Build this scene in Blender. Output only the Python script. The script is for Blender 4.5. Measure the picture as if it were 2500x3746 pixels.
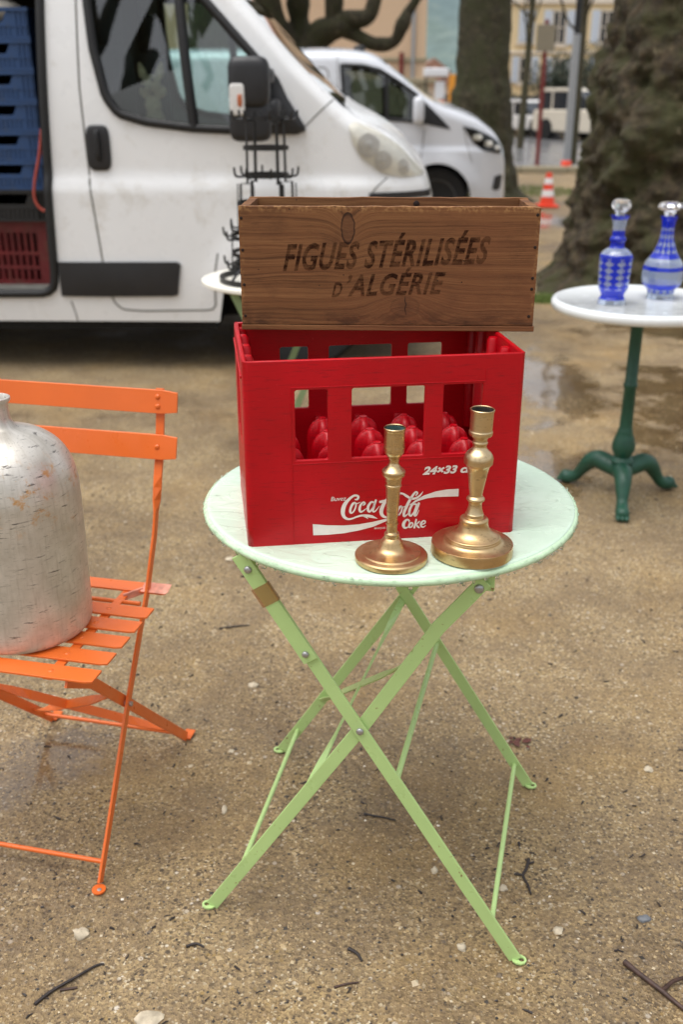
import bpy, bmesh, math, random
from mathutils import Vector, Matrix, noise
random.seed(7)
R = math.radians
PI = math.pi
S = bpy.context.scene
for o in list(bpy.data.objects): bpy.data.objects.remove(o)
COL = S.collection

# ---------------------------------------------------------------- camera, sky, sun, exposure
cam_d = bpy.data.cameras.new('camera'); cam = bpy.data.objects.new('camera', cam_d); COL.objects.link(cam)
cam.location = (0, 0, 1.324); cam.rotation_euler = (R(90 - 22.77), 0, 0)
cam_d.sensor_fit = 'VERTICAL'; cam_d.sensor_height = 36; cam_d.sensor_width = 24; cam_d.lens = 35
cam_d.clip_start = 0.05; cam_d.clip_end = 3000
cam_d.dof.use_dof = True; cam_d.dof.focus_distance = 1.46; cam_d.dof.aperture_fstop = 4.0; cam_d.dof.aperture_blades = 9
S.camera = cam
SUN_EL, SUN_AZ = 74, -60        # azimuth measured from straight behind the camera, negative = to the left
W = bpy.data.worlds.new('World'); S.world = W; W.use_nodes = True
wn = W.node_tree; wn.nodes.clear()
w_out = wn.nodes.new('ShaderNodeOutputWorld'); w_bg = wn.nodes.new('ShaderNodeBackground')
w_sky = wn.nodes.new('ShaderNodeTexSky'); w_sky.sky_type = 'NISHITA'; w_sky.sun_disc = False
w_sky.sun_elevation = R(SUN_EL); w_sky.sun_rotation = R(180 - SUN_AZ); w_sky.air_density = 1.0; w_sky.dust_density = 4.0; w_sky.ozone_density = 1.0
w_hsv = wn.nodes.new('ShaderNodeHueSaturation'); w_hsv.inputs['Saturation'].default_value = 0.22
w_bg.inputs['Strength'].default_value = 0.15
wn.links.new(w_sky.outputs[0], w_hsv.inputs['Color']); wn.links.new(w_hsv.outputs[0], w_bg.inputs['Color']); wn.links.new(w_bg.outputs[0], w_out.inputs[0])
sun_d = bpy.data.lights.new('sun', 'SUN'); sun = bpy.data.objects.new('sun', sun_d); COL.objects.link(sun)
sun_d.energy = 0.75; sun_d.angle = R(60); sun_d.color = (1, .98, .95)
_dir = Vector((math.sin(R(SUN_AZ)) * math.cos(R(SUN_EL)), -math.cos(R(SUN_AZ)) * math.cos(R(SUN_EL)), math.sin(R(SUN_EL))))
sun.rotation_euler = _dir.to_track_quat('Z', 'Y').to_euler()
S.view_settings.view_transform = 'Standard'; S.view_settings.look = 'None'; S.view_settings.gamma = 1.0
S.view_settings.use_curve_mapping = False; S.view_settings.exposure = 0.74
S.render.engine = 'CYCLES'
S.cycles.max_bounces = 8; S.cycles.transparent_max_bounces = 12; S.cycles.transmission_bounces = 8

# ---------------------------------------------------------------- node helpers
def srgb(r, g, b):
    f = lambda c: ((c / 255 + .055) / 1.055) ** 2.4 if c > 10 else c / 255 / 12.92
    return (f(r), f(g), f(b), 1)
class T:
    def __init__(s, name):
        s.m = bpy.data.materials.new(name); s.m.use_nodes = True; s.t = s.m.node_tree
        s.b = s.t.nodes['Principled BSDF']; s.out = s.t.nodes['Material Output']
    def set(s, node, key, val):
        i = node.inputs[key]
        if hasattr(val, 'is_output'): s.t.links.new(val, i)
        elif isinstance(val, (tuple, list)) and len(val) == 3 and i.type == 'RGBA': i.default_value = (*val, 1)
        else: i.default_value = val
    def n(s, typ, ins=None, **props):
        x = s.t.nodes.new('ShaderNode' + typ)
        for k, v in props.items(): setattr(x, k, v)
        for k, v in (ins or {}).items(): s.set(x, k, v)
        return x
    def p(s, **kw):
        for k, v in kw.items(): s.set(s.b, k.replace('_', ' '), v)
        return s.m
    def obj(s): return s.n('TexCoord').outputs['Object']
    def pos(s): return s.n('NewGeometry').outputs['Position']
    def mapping(s, vec, sc=(1, 1, 1), loc=(0, 0, 0)): return s.n('Mapping', {'Vector': vec, 'Scale': sc, 'Location': loc}).outputs[0]
    def noise(s, vec, scale, detail=4, rough=.55, dist=0): return s.n('TexNoise', {'Vector': vec, 'Scale': scale, 'Detail': detail, 'Roughness': rough, 'Distortion': dist}).outputs[0]
    def ramp(s, fac, stops, interp='LINEAR'):
        x = s.n('ValToRGB', {'Fac': fac}); e = x.color_ramp.elements; x.color_ramp.interpolation = interp
        while len(e) < len(stops): e.new(.5)
        for q, (pp, c) in zip(e, stops):
            q.position = pp; q.color = c if isinstance(c, (tuple, list)) and len(c) == 4 else ((*c, 1) if isinstance(c, (tuple, list)) else (c, c, c, 1))
        return x.outputs[0]
    def math(s, op, a, b=0.0, c=0.0, clamp=False):
        x = s.n('Math', operation=op, use_clamp=clamp); s.set(x, 0, a); s.set(x, 1, b); s.set(x, 2, c); return x.outputs[0]
    def mix(s, fac, a, b, blend='MIX'):
        x = s.n('Mix', data_type='RGBA', blend_type=blend); s.set(x, 0, fac)
        for k, v in ((6, a), (7, b)):
            if hasattr(v, 'is_output'): s.t.links.new(v, x.inputs[k])
            else: x.inputs[k].default_value = v if len(v) == 4 else (*v, 1)
        return x.outputs[2]
    def bump(s, h, strength=.3, dist=.002, normal=None):
        x = s.n('Bump', {'Height': h, 'Strength': strength, 'Distance': dist})
        if normal is not None: s.set(x, 'Normal', normal)
        return x.outputs[0]
    def sep(s, v): return s.n('SeparateXYZ', {0: v}).outputs

def paint(name, col, rough=.4, var=.12, vscale=14, bump=.1, bscale=300, metal=0, chips=None, chip_amt=.7, coat=0, dirt=None):
    t = T(name); c = t.obj()
    a = t.noise(c, vscale, 5); lo = [x * (1 - var) for x in col[:3]]; hi = [min(1, x * (1 + var)) for x in col[:3]]
    base = t.ramp(a, [(.3, tuple(lo)), (.7, tuple(hi))])
    if dirt:
        d = t.noise(c, dirt[1], 6, .7); base = t.mix(t.ramp(d, [(dirt[2], 0), (min(1, dirt[2] + .2), .8)]), base, dirt[0])
    if chips:
        d = t.math('ADD', t.noise(c, 120, 5, .75), t.math('MULTIPLY', t.math('SUBTRACT', t.noise(c, 16, 3), .5), .5)); base = t.mix(t.ramp(d, [(chip_amt, 0), (chip_amt + .03, 1)]), base, chips)
    t.p(Base_Color=base, Roughness=t.ramp(t.noise(c, vscale * 3, 4), [(.3, max(0, rough - .1)), (.7, min(1, rough + .1))]), Metallic=metal)
    if coat: t.p(Coat_Weight=coat, Coat_Roughness=.08)
    if bump: t.p(Normal=t.bump(t.noise(c, bscale, 3), bump, .001))
    return t.m
def plain(name, col, rough=.5, metal=0, **kw): return paint(name, col, rough, .08, 20, 0, metal=metal, **kw)
def glass_thin(name, tint, rough=.0, refl=1.0, fr=1.7):
    t = T(name); t.t.nodes.remove(t.b)
    f = t.n('Fresnel', {'IOR': 1.55}).outputs[0]
    tr = t.n('BsdfTransparent', {'Color': (*tint, 1)}); gl = t.n('BsdfGlossy', {'Color': (refl, refl, refl, 1), 'Roughness': rough})
    mx = t.n('MixShader', {0: t.math('MULTIPLY', f, fr, clamp=True), 1: tr.outputs[0], 2: gl.outputs[0]})
    t.t.links.new(mx.outputs[0], t.out.inputs[0]); return t.m

# ---------------------------------------------------------------- mesh helpers
class B:
    def __init__(s): s.v = []; s.f = []
    def add(s, vs, fs):
        o = len(s.v); s.v += [tuple(x) for x in vs]; s.f += [tuple(i + o for i in q) for q in fs]; return s
    def box(s, x0, x1, y0, y1, z0, z1, M=None):
        vs = [Vector((x, y, z)) for z in (z0, z1) for y in (y0, y1) for x in (x0, x1)]
        if M is not None: vs = [M @ q for q in vs]
        return s.add(vs, [(0, 2, 3, 1), (4, 5, 7, 6), (0, 1, 5, 4), (2, 6, 7, 3), (0, 4, 6, 2), (1, 3, 7, 5)])
    def prism(s, poly, h0, h1, fn):
        n = len(poly)
        vs = [fn(a, b, h0) for a, b in poly] + [fn(a, b, h1) for a, b in poly]
        return s.add(vs, [tuple(range(n))[::-1], tuple(range(n, 2 * n))] + [(i, (i + 1) % n, n + (i + 1) % n, n + i) for i in range(n)])
    def tube(s, pts, rad, n=8, closed=False, squash=None):
        pts = [Vector(q) for q in pts]; m = len(pts)
        rad = rad if isinstance(rad, (list, tuple)) else [rad] * m
        up = None; vs = []
        for i, q in enumerate(pts):
            a = pts[(i - 1) % m] if closed or i else q; b = pts[(i + 1) % m] if closed or i < m - 1 else q
            d = (b - a).normalized()
            if up is None: up = d.orthogonal().normalized()
            up = (up - d * up.dot(d))
            up = up.normalized() if up.length > 1e-6 else d.orthogonal().normalized()
            sd = d.cross(up)
            for k in range(n):
                t = 2 * PI * k / n; vs.append(q + (up * math.cos(t) + sd * math.sin(t)) * rad[i])
        fs = []
        for i in range(m if closed else m - 1):
            j = (i + 1) % m
            for k in range(n): fs.append((i * n + k, i * n + (k + 1) % n, j * n + (k + 1) % n, j * n + k))
        if not closed: fs += [tuple(range(n))[::-1], tuple((m - 1) * n + k for k in range(n))]
        return s.add(vs, fs)
    def bar(s, pts, width, thick, wdirs):
        """flat bar along pts; wdirs = direction of its width, one or one per point"""
        pts = [Vector(q) for q in pts]; m = len(pts)
        if not isinstance(wdirs, list): wdirs = [wdirs] * m
        width = width if isinstance(width, list) else [width] * m
        vs = []
        for i, q in enumerate(pts):
            d = (pts[min(i + 1, m - 1)] - pts[max(i - 1, 0)]).normalized()
            w = Vector(wdirs[i]); w = (w - d * w.dot(d)).normalized(); t = d.cross(w)
            for a, b in ((-1, -1), (1, -1), (1, 1), (-1, 1)): vs.append(q + w * a * width[i] / 2 + t * b * thick / 2)
        fs = [(0, 3, 2, 1), tuple((m - 1) * 4 + k for k in range(4))]
        for i in range(m - 1):
            for k in range(4): fs.append((i * 4 + k, i * 4 + (k + 1) % 4, i * 4 + 4 + (k + 1) % 4, i * 4 + 4 + k))
        return s.add(vs, fs)
    def lathe(s, prof, n=32, c=(0, 0, 0), lobes=None):
        vs = []; fs = []; m = len(prof)
        for r, z in prof:
            for k in range(n):
                t = 2 * PI * k / n; q = r * (lobes(t, z) if lobes else 1)
                vs.append((c[0] + q * math.cos(t), c[1] + q * math.sin(t), c[2] + z))
        for i in range(m - 1):
            for k in range(n): fs.append((i * n + k, i * n + (k + 1) % n, (i + 1) * n + (k + 1) % n, (i + 1) * n + k))
        fs += [tuple(range(n))[::-1], tuple((m - 1) * n + k for k in range(n))]
        return s.add(vs, fs)
    def grid(s, rows, keep=None):
        """rows = list of lists of points"""
        n = len(rows[0]); vs = [q for r in rows for q in r]; fs = []
        for i in range(len(rows) - 1):
            for k in range(n - 1):
                if keep is None or keep(i, k): fs.append((i * n + k, i * n + k + 1, (i + 1) * n + k + 1, (i + 1) * n + k))
        return s.add(vs, fs)
    def mesh(s, name):
        me = bpy.data.meshes.new(name); me.from_pydata(s.v, [], s.f); me.update(); return me
    def obj(s, name, mat, parent=None, smooth=None, bevel=0, weld=False, seg=2, fixn=True):
        me = s.mesh(name)
        if weld or fixn:
            bm = bmesh.new(); bm.from_mesh(me)
            if weld: bmesh.ops.remove_doubles(bm, verts=bm.verts, dist=1e-5)
            if fixn: bmesh.ops.recalc_face_normals(bm, faces=bm.faces)
            bm.to_mesh(me); bm.free()
        return link(name, me, mat, parent, smooth, bevel, seg)
def link(name, me, mat, parent=None, smooth=None, bevel=0, seg=2):
    o = bpy.data.objects.new(name, me); COL.objects.link(o)
    if mat is not None and not me.materials: me.materials.append(mat)
    if smooth is not None:
        me.shade_smooth(); me.set_sharp_from_angle(angle=R(smooth))
    if bevel:
        md = o.modifiers.new('bevel', 'BEVEL'); md.width = bevel; md.segments = seg; md.limit_method = 'ANGLE'; md.angle_limit = R(40)
    if parent is not None: o.parent = parent
    return o
def tag(o, label, cat, group=None):
    o['label'] = label; o['category'] = cat
    if group: o['group'] = group
    return o
def thing(name, label, cat, loc=(0, 0, 0), rz=0, group=None):
    o = bpy.data.objects.new(name, None); COL.objects.link(o); o.location = loc; o.rotation_euler = (0, 0, R(rz)); o.empty_display_size = .05
    return tag(o, label, cat, group)
def struct(o): o['kind'] = 'structure'; return o
def stuff(o): o['kind'] = 'stuff'; return o
def copy_tree(o, parent=None):
    c = o.copy(); COL.objects.link(c); c.parent = parent
    for ch in list(o.children): copy_tree(ch, c)
    return c
def text_mesh(txt, size=1.0, shear=0.0, offset=0.0, xs=1.0, space=1.0):
    cu = bpy.data.curves.new('t', 'FONT'); cu.body = txt; cu.size = size; cu.shear = shear; cu.offset = offset; cu.space_character = space; cu.resolution_u = 4
    o = bpy.data.objects.new('t', cu); COL.objects.link(o)
    dg = bpy.context.evaluated_depsgraph_get(); dg.update()
    me = bpy.data.meshes.new_from_object(o.evaluated_get(dg)); bpy.data.objects.remove(o); bpy.data.curves.remove(cu)
    for q in me.vertices: q.co.x *= xs
    me.materials.clear()
    return me
def resample(pts, n):
    pts = [Vector(q) for q in pts]; L = [0]
    for a, b in zip(pts, pts[1:]): L.append(L[-1] + (b - a).length)
    out = []
    for i in range(n):
        t = L[-1] * i / (n - 1); k = 0
        while k < len(L) - 2 and L[k + 1] < t: k += 1
        u = (t - L[k]) / max(1e-9, L[k + 1] - L[k]); out.append(pts[k].lerp(pts[k + 1], u))
    return out
def catmull(pts, sub=6):
    pts = [Vector(q) for q in pts]; out = []
    for i in range(len(pts) - 1):
        p0 = pts[max(i - 1, 0)]; p1 = pts[i]; p2 = pts[i + 1]; p3 = pts[min(i + 2, len(pts) - 1)]
        for k in range(sub):
            t = k / sub
            out.append(.5 * ((2 * p1) + (p2 - p0) * t + (2 * p0 - 5 * p1 + 4 * p2 - p3) * t * t + (3 * p1 - p0 - 3 * p2 + p3) * t ** 3))
    out.append(pts[-1]); return out
def lerp_tab(tab, x):
    if x <= tab[0][0]: return tab[0][1]
    for (a, b), (c, d) in zip(tab, tab[1:]):
        if x <= c: return b + (d - b) * (x - a) / max(1e-9, c - a)
    return tab[-1][1]
def inside(poly, x, y):
    r = False; j = len(poly) - 1
    for i in range(len(poly)):
        (a, b), (c, d) = poly[i], poly[j]
        if (b > y) != (d > y) and x < (c - a) * (y - b) / (d - b) + a: r = not r
        j = i
    return r

# ---------------------------------------------------------------- materials
def ground_material():
    t = T('wet_sandy_gravel'); p = t.pos(); sx = t.sep(p)
    big = t.noise(p, .9, 5, .6); mid = t.noise(p, 5, 5, .6); fine = t.noise(p, 38, 5, .7)
    v1 = t.n('TexVoronoi', {'Vector': p, 'Scale': 240.0}); v2 = t.n('TexVoronoi', {'Vector': p, 'Scale': 105.0}); v3 = t.n('TexVoronoi', {'Vector': p, 'Scale': 48.0})
    r1 = t.sep(v1.outputs['Color'])[0]; r2 = t.sep(v2.outputs['Color'])[1]; r3 = t.sep(v3.outputs['Color'])[2]
    base = t.ramp(r1, [(0, srgb(58, 50, 40)), (.12, srgb(118, 101, 77)), (.4, srgb(152, 132, 100)), (.75, srgb(168, 145, 107)), (.92, srgb(186, 164, 122)), (1, srgb(222, 210, 184))])
    m2 = t.math('MULTIPLY', t.ramp(r2, [(.70, 0), (.74, 1)]), t.ramp(v2.outputs['Distance'], [(.30, 1), (.42, 0)]))
    c2 = t.ramp(t.sep(v2.outputs['Color'])[0], [(0, srgb(52, 46, 42)), (.35, srgb(100, 86, 66)), (.6, srgb(165, 138, 84)), (.85, srgb(196, 178, 148)), (1, srgb(225, 215, 198))])
    col = t.mix(m2, base, c2)
    m3 = t.math('MULTIPLY', t.ramp(r3, [(.86, 0), (.88, 1)]), t.ramp(v3.outputs['Distance'], [(.16, 1), (.26, 0)]))
    c3 = t.ramp(t.sep(v3.outputs['Color'])[0], [(0, srgb(45, 40, 38)), (.5, srgb(95, 82, 66)), (.75, srgb(190, 168, 128)), (1, srgb(232, 224, 210))])
    col = t.mix(m3, col, c3)
    # soil tone in soft patches: greyer, ochre, darker where damp
    col = t.mix(t.ramp(mid, [(.36, .1), (.64, .6)]), col, srgb(140, 120, 93))
    col = t.mix(t.ramp(fine, [(.52, 0), (.72, .45)]), col, srgb(104, 86, 66))
    ochre = t.noise(t.mapping(p, (1, 1, 1), (3.1, 7.7, 0)), 2.3, 4); col = t.mix(t.ramp(ochre, [(.5, 0), (.7, .35)]), col, srgb(176, 142, 86))
    damp = t.ramp(t.math('ADD', big, t.math('MULTIPLY', mid, .35)), [(.58, 0), (.80, 1)])
    col = t.mix(t.math('MULTIPLY', damp, .8), col, t.mix(1, col, (.52, .48, .45), 'MULTIPLY'))
    # shallow puddles standing in dips
    pud = None
    wob = t.n('TexNoise', {'Vector': p, 'Scale': 3.2, 'Detail': 6.0, 'Roughness': .65}).outputs[0]
    for (x, y, rx, ry) in ((.99, 4.95, .38, .80), (1.62, 4.50, .40, .70), (.80, 3.62, .24, .32), (1.30, 3.95, .18, .25), (-.66, 1.80, .17, .11), (-.78, 1.66, .14, .10), (2.40, 11.7, .9, .8), (2.2, 5.9, .7, .4), (-3.0, 3.3, 1.0, .5)):
        dx = t.math('DIVIDE', t.math('SUBTRACT', sx[0], x), rx); dy = t.math('DIVIDE', t.math('SUBTRACT', sx[1], y), ry)
        d = t.math('SQRT', t.math('ADD', t.math('MULTIPLY', dx, dx), t.math('MULTIPLY', dy, dy)))
        pud = d if pud is None else t.math('MINIMUM', pud, d)
    pv = t.math('ADD', pud, t.math('MULTIPLY', t.math('SUBTRACT', wob, .5), 3.6))
    pm = t.ramp(pv, [(.55, 1), (.95, 0)])
    col = t.mix(pm, col, t.mix(1, col, (.62, .58, .54), 'MULTIPLY'))
    hgt = t.math('ADD', t.math('MULTIPLY', v1.outputs['Distance'], .35), t.math('ADD', t.math('MULTIPLY', fine, 1.2), t.math('MULTIPLY', v2.outputs['Distance'], .7)))
    rough = t.mix(pm, t.ramp(t.math('MULTIPLY', damp, fine), [(.2, .80), (.55, .36)]), t.ramp(fine, [(.35, .05), (.65, .22)]))
    st = t.math('SUBTRACT', 1.0, t.math('MULTIPLY', pm, .86))
    b0 = t.n('Bump', {'Height': t.math('ADD', t.noise(p, 11, 3, .5), t.math('MULTIPLY', mid, 1.5)), 'Strength': t.math('MULTIPLY', st, .55), 'Distance': .03})
    bp = t.n('Bump', {'Height': hgt, 'Strength': st, 'Distance': .005, 'Normal': b0.outputs[0]})
    hs = t.n('HueSaturation', {'Color': col, 'Saturation': 1.05, 'Value': .92}).outputs[0]
    t.p(Base_Color=hs, Roughness=rough, Normal=bp.outputs[0], Coat_Weight=t.math('MULTIPLY', pm, .9), Coat_Roughness=.04, Coat_IOR=1.4); return t.m
M_ground = ground_material()
def road_material():
    t = T('wet_road'); p = t.pos(); a = t.noise(p, 1.3, 5); b = t.noise(p, 90, 3)
    t.p(Base_Color=t.ramp(b, [(.3, srgb(104, 104, 106)), (.7, srgb(138, 138, 140))]), Roughness=t.ramp(a, [(.35, .06), (.65, .30)]), Normal=t.bump(b, .12, .004)); return t.m
M_road = road_material()
def pebble_material():
    t = T('pebble'); r = t.n('NewGeometry').outputs['Random Per Island']
    c = t.ramp(r, [(0, srgb(44, 39, 35)), (.18, srgb(78, 66, 53)), (.30, srgb(128, 108, 80)), (.6, srgb(158, 133, 92)), (.92, srgb(172, 150, 112)), (.99, srgb(200, 186, 160)), (1, srgb(226, 218, 204))])
    t.p(Base_Color=c, Roughness=.5); return t.m
M_pebble = pebble_material()
M_grass = plain('grass', srgb(104, 122, 58), .7)
M_stone_w = paint('pale_stone', srgb(184, 171, 148), .75, .3, 60, .7, 160)
M_stone_g = paint('grey_stone', srgb(105, 108, 112), .45, .2, 60, .3, 120)
M_twig = paint('twig_bark', srgb(66, 46, 38), .55, .45, 90, .6, 260)
M_twig_d = paint('dark_twig', srgb(42, 34, 32), .5, .4, 90, .6, 260)
M_leaf = paint('rotting_leaf', srgb(92, 50, 40), .5, .4, 60, .5, 150)
# green table
M_gleg = paint('green_leg_paint', srgb(176, 205, 134), .34, .06, 9, .12, 500, chips=srgb(120, 84, 44), chip_amt=.69)
def tabletop_material():
    t = T('sky_paled_top_paint'); c = t.obj(); a = t.noise(c, 6, 5, .6)
    base = t.ramp(a, [(.3, srgb(194, 218, 196)), (.7, srgb(210, 230, 210))])  # leg paint, with the wet sky reflection lightened into its base colour
    d = t.noise(t.mapping(c, (1, 5, 1)), 18, 6, .8)
    base = t.mix(t.ramp(d, [(.745, 0), (.765, 1)]), base, srgb(96, 110, 100))
    wet = t.ramp(t.noise(c, 5.0, 3, .5), [(.40, 0), (.52, 1)])
    w1 = t.noise(t.mapping(c, (1, 1.9, 1)), 17, 2, .4, 1.0)
    drop = t.n('TexVoronoi', {'Vector': c, 'Scale': 85.0}).outputs['Distance']
    h = t.math('ADD', t.math('MULTIPLY', t.ramp(w1, [(.44, 0), (.56, 1)]), wet), t.math('MULTIPLY', t.ramp(drop, [(.1, .5), (.32, 0)]), t.math('SUBTRACT', 1.0, wet)))
    t.p(Base_Color=base, Roughness=t.ramp(w1, [(.3, .14), (.7, .3)]), Normal=t.bump(h, .16, .004), Specular_IOR_Level=.6); return t.m
M_gtop = tabletop_material()
M_gtop_rim = paint('green_rim_paint', srgb(192, 220, 184), .3, .08, 30, .2, 300, chips=srgb(110, 120, 80), chip_amt=.72)
M_steel = plain('steel_bolt', srgb(176, 176, 176), .4, .8)
M_tape = T('brown_tape').p(Base_Color=srgb(168, 118, 70), Roughness=.25, Alpha=.6)
def water_material():
    t = T('water_drop'); return t.p(Base_Color=(1, 1, 1, 1), Roughness=.0, IOR=1.33, Transmission_Weight=1.0)
M_water = water_material()
# red crate
def red_material():
    t = T('red_plastic'); c = t.obj(); a = t.noise(c, 7, 5); s = t.noise(t.mapping(c, (1, 1, 9)), 40, 5, .7)
    base = t.ramp(a, [(.3, srgb(168, 0, 15)), (.7, srgb(190, 0, 23))])
    base = t.mix(t.ramp(s, [(.54, 0), (.70, .55)]), base, srgb(108, 4, 16))
    w = t.noise(c, 160, 4, .8); base = t.mix(t.ramp(w, [(.66, 0), (.70, .5)]), base, srgb(215, 80, 80))
    t.p(Base_Color=base, Roughness=t.ramp(s, [(.3, .30), (.7, .46)]), Normal=t.bump(t.noise(c, 220, 4), .12, .0012), Specular_IOR_Level=.35); return t.m
M_red = red_material()
M_white_print = paint('white_print', srgb(226, 218, 212), .5, .06, 80, 0)
# wood
def wood_material(name, knots=False, dark=1.0):
    t = T(name); c = t.obj(); sx = t.sep(c)
    warp = t.noise(t.mapping(c, (2.2, 2.2, 9)), 1.6, 3, .5)
    zz = t.math('ADD', sx[2], t.math('MULTIPLY', warp, .026)); xx = sx[0]
    km = None; ring = None
    if knots:
        for (kx, kz, rx, rz, am) in ((-.060, .151, .0105, .0235, .018), (.027, .036, .023, .0165, -.026)):
            dx = t.math('DIVIDE', t.math('SUBTRACT', sx[0], kx), rx); dz = t.math('DIVIDE', t.math('SUBTRACT', sx[2], kz), rz)
            dx = t.math('ADD', dx, t.math('MULTIPLY', t.math('SUBTRACT', t.noise(c, 90, 3), .5), .5))
            d2 = t.math('ADD', t.math('MULTIPLY', dx, dx), t.math('MULTIPLY', dz, dz)); d = t.math('SQRT', d2)
            g = t.math('POWER', 2.718, t.math('MULTIPLY', d2, -.22)); zz = t.math('ADD', zz, t.math('MULTIPLY', g, am))
            m_in = t.ramp(d, [(.86, 1), (1.0, 0)]); m_rim = t.math('MULTIPLY', t.ramp(d, [(.74, 0), (.9, 1)]), t.ramp(d, [(.98, 1), (1.14, 0)]))
            rr = t.math('SINE', t.math('MULTIPLY', d, 13.0))
            km = m_in if km is None else t.math('MAXIMUM', km, t.ramp(d, [(.3, 1), (1.1, 0)])); ring = m_rim if ring is None else t.math('MAXIMUM', ring, t.math('MULTIPLY', m_rim, .22))
    comb = t.n('CombineXYZ', {0: t.math('MULTIPLY', xx, 1.0), 1: sx[1], 2: zz}).outputs[0]
    g1 = t.noise(t.mapping(comb, (3, 30, 240)), 1.0, 5, .65); g2 = t.noise(t.mapping(comb, (7, 60, 760)), 1.0, 4, .65); g3 = t.noise(t.mapping(comb, (2, 8, 34)), 1.0, 3)
    pores = t.noise(t.mapping(comb, (38, 200, 1900)), 1.0, 2, .5)
    D = lambda r, g, b: tuple(q * dark for q in srgb(r, g, b)[:3]) + (1,)
    base = t.ramp(g1, [(.28, D(84, 54, 32)), (.46, D(122, 82, 50)), (.62, D(142, 99, 62)), (.8, D(164, 120, 78))])
    base = t.mix(t.ramp(g3, [(.35, .0), (.7, .40)]), base, D(122, 78, 48))
    base = t.mix(t.ramp(g2, [(.54, 0), (.72, .5)]), base, D(62, 36, 20))
    base = t.mix(t.ramp(pores, [(.62, 0), (.7, .45)]), base, D(44, 26, 16))
    stain = t.noise(t.mapping(c, (1, 1, 1.6)), 9, 6, .7); base = t.mix(t.ramp(stain, [(.52, 0), (.74, .55)]), base, D(70, 42, 27))
    low = t.noise(c, 3.1, 2); base = t.mix(t.ramp(low, [(.45, 0), (.62, .4)]), base, D(128, 78, 50))
    if knots:
        base = t.mix(t.math('MULTIPLY', km, .6), base, D(98, 64, 42)); base = t.mix(t.math('MULTIPLY', ring, .8), base, D(34, 20, 14))
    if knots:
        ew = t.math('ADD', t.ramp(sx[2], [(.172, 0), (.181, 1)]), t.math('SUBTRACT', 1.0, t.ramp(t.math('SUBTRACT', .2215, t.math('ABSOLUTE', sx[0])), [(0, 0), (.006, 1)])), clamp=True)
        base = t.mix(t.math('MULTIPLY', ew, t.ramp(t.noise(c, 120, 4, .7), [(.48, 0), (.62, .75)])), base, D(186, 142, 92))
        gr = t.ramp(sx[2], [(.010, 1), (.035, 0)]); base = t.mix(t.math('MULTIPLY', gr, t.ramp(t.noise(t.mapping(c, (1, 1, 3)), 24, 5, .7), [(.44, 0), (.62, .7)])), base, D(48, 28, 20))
    # worm holes
    vo = t.n('TexVoronoi', {'Vector': t.mapping(c, (1, 0, 1)), 'Scale': 62.0}); hole = t.math('MULTIPLY', t.ramp(vo.outputs['Distance'], [(.052, 1), (.072, 0)]), t.ramp(t.sep(vo.outputs['Color'])[0], [(.58, 0), (.6, 1)]))
    base = t.mix(t.math('MULTIPLY', hole, .92), base, D(20, 12, 8))
    h = t.math('SUBTRACT', t.math('ADD', t.math('MULTIPLY', g1, .6), t.math('MULTIPLY', g2, .5)), t.math('MULTIPLY', hole, 2.0))
    t.p(Base_Color=base, Roughness=.7, Specular_IOR_Level=.25, Normal=t.bump(h, .5, .0015)); return t.m
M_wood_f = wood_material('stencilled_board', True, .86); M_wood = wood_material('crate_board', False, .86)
def ink_material():
    t = T('faded_stencil_ink'); c = t.obj(); t.t.nodes.remove(t.b)
    w = t.math('ADD', t.noise(t.mapping(c, (30, 1, 90)), 1.0, 4, .7), t.math('MULTIPLY', t.noise(c, 420, 3), .25)); w = t.math('ADD', w, t.math('MULTIPLY', t.math('SUBTRACT', t.noise(c, 26, 3), .5), .55))
    df = t.n('BsdfDiffuse', {'Color': srgb(46, 27, 20)}); tr = t.n('BsdfTransparent')
    mx = t.n('MixShader', {0: t.ramp(w, [(.48, .84), (.68, .30)]), 1: tr.outputs[0], 2: df.outputs[0]}); t.t.links.new(mx.outputs[0], t.out.inputs[0]); return t.m
M_ink = ink_material()
M_nail = plain('rusty_nail', srgb(48, 34, 28), .6, .5)
# brass
def brass_material(name, a, b, r=.2):
    t = T(name); c = t.obj(); n1 = t.noise(c, 30, 5, .6); n2 = t.noise(t.mapping(c, (1, 1, 3)), 70, 6, .75)
    base = t.ramp(n1, [(.3, a), (.7, b)]); tarn = t.ramp(n2, [(.56, 0), (.72, .7)]); base = t.mix(tarn, base, srgb(92, 66, 40))
    t.p(Base_Color=base, Metallic=1.0, Roughness=t.ramp(n2, [(.3, r), (.75, r + .24)]), Normal=t.bump(t.noise(c, 180, 3), .05, .001)); return t.m
M_brass = brass_material('worn_brass', srgb(196, 168, 124), srgb(212, 186, 144)); M_brass2 = brass_material('pale_brass', srgb(202, 176, 134), srgb(218, 196, 156), .24); M_brass_foot = brass_material('pinkish_brass', srgb(194, 164, 118), srgb(210, 182, 138), .26)
M_verdigris = paint('verdigris', srgb(66, 96, 92), .8, .5, 90, .5, 200); M_socket_dark = paint('dark_socket', srgb(50, 46, 40), .8, .5, 90, .5, 200)  # dark colour lining the larger candlestick's socket
# chair
M_orange = paint('orange_paint', srgb(222, 106, 40), .36, .05, 9, .25, 420, chips=srgb(150, 78, 40), chip_amt=.73)
M_orange_bare = paint('bared_pink_primer', srgb(222, 150, 128), .5, .3, 60, .3)
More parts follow.
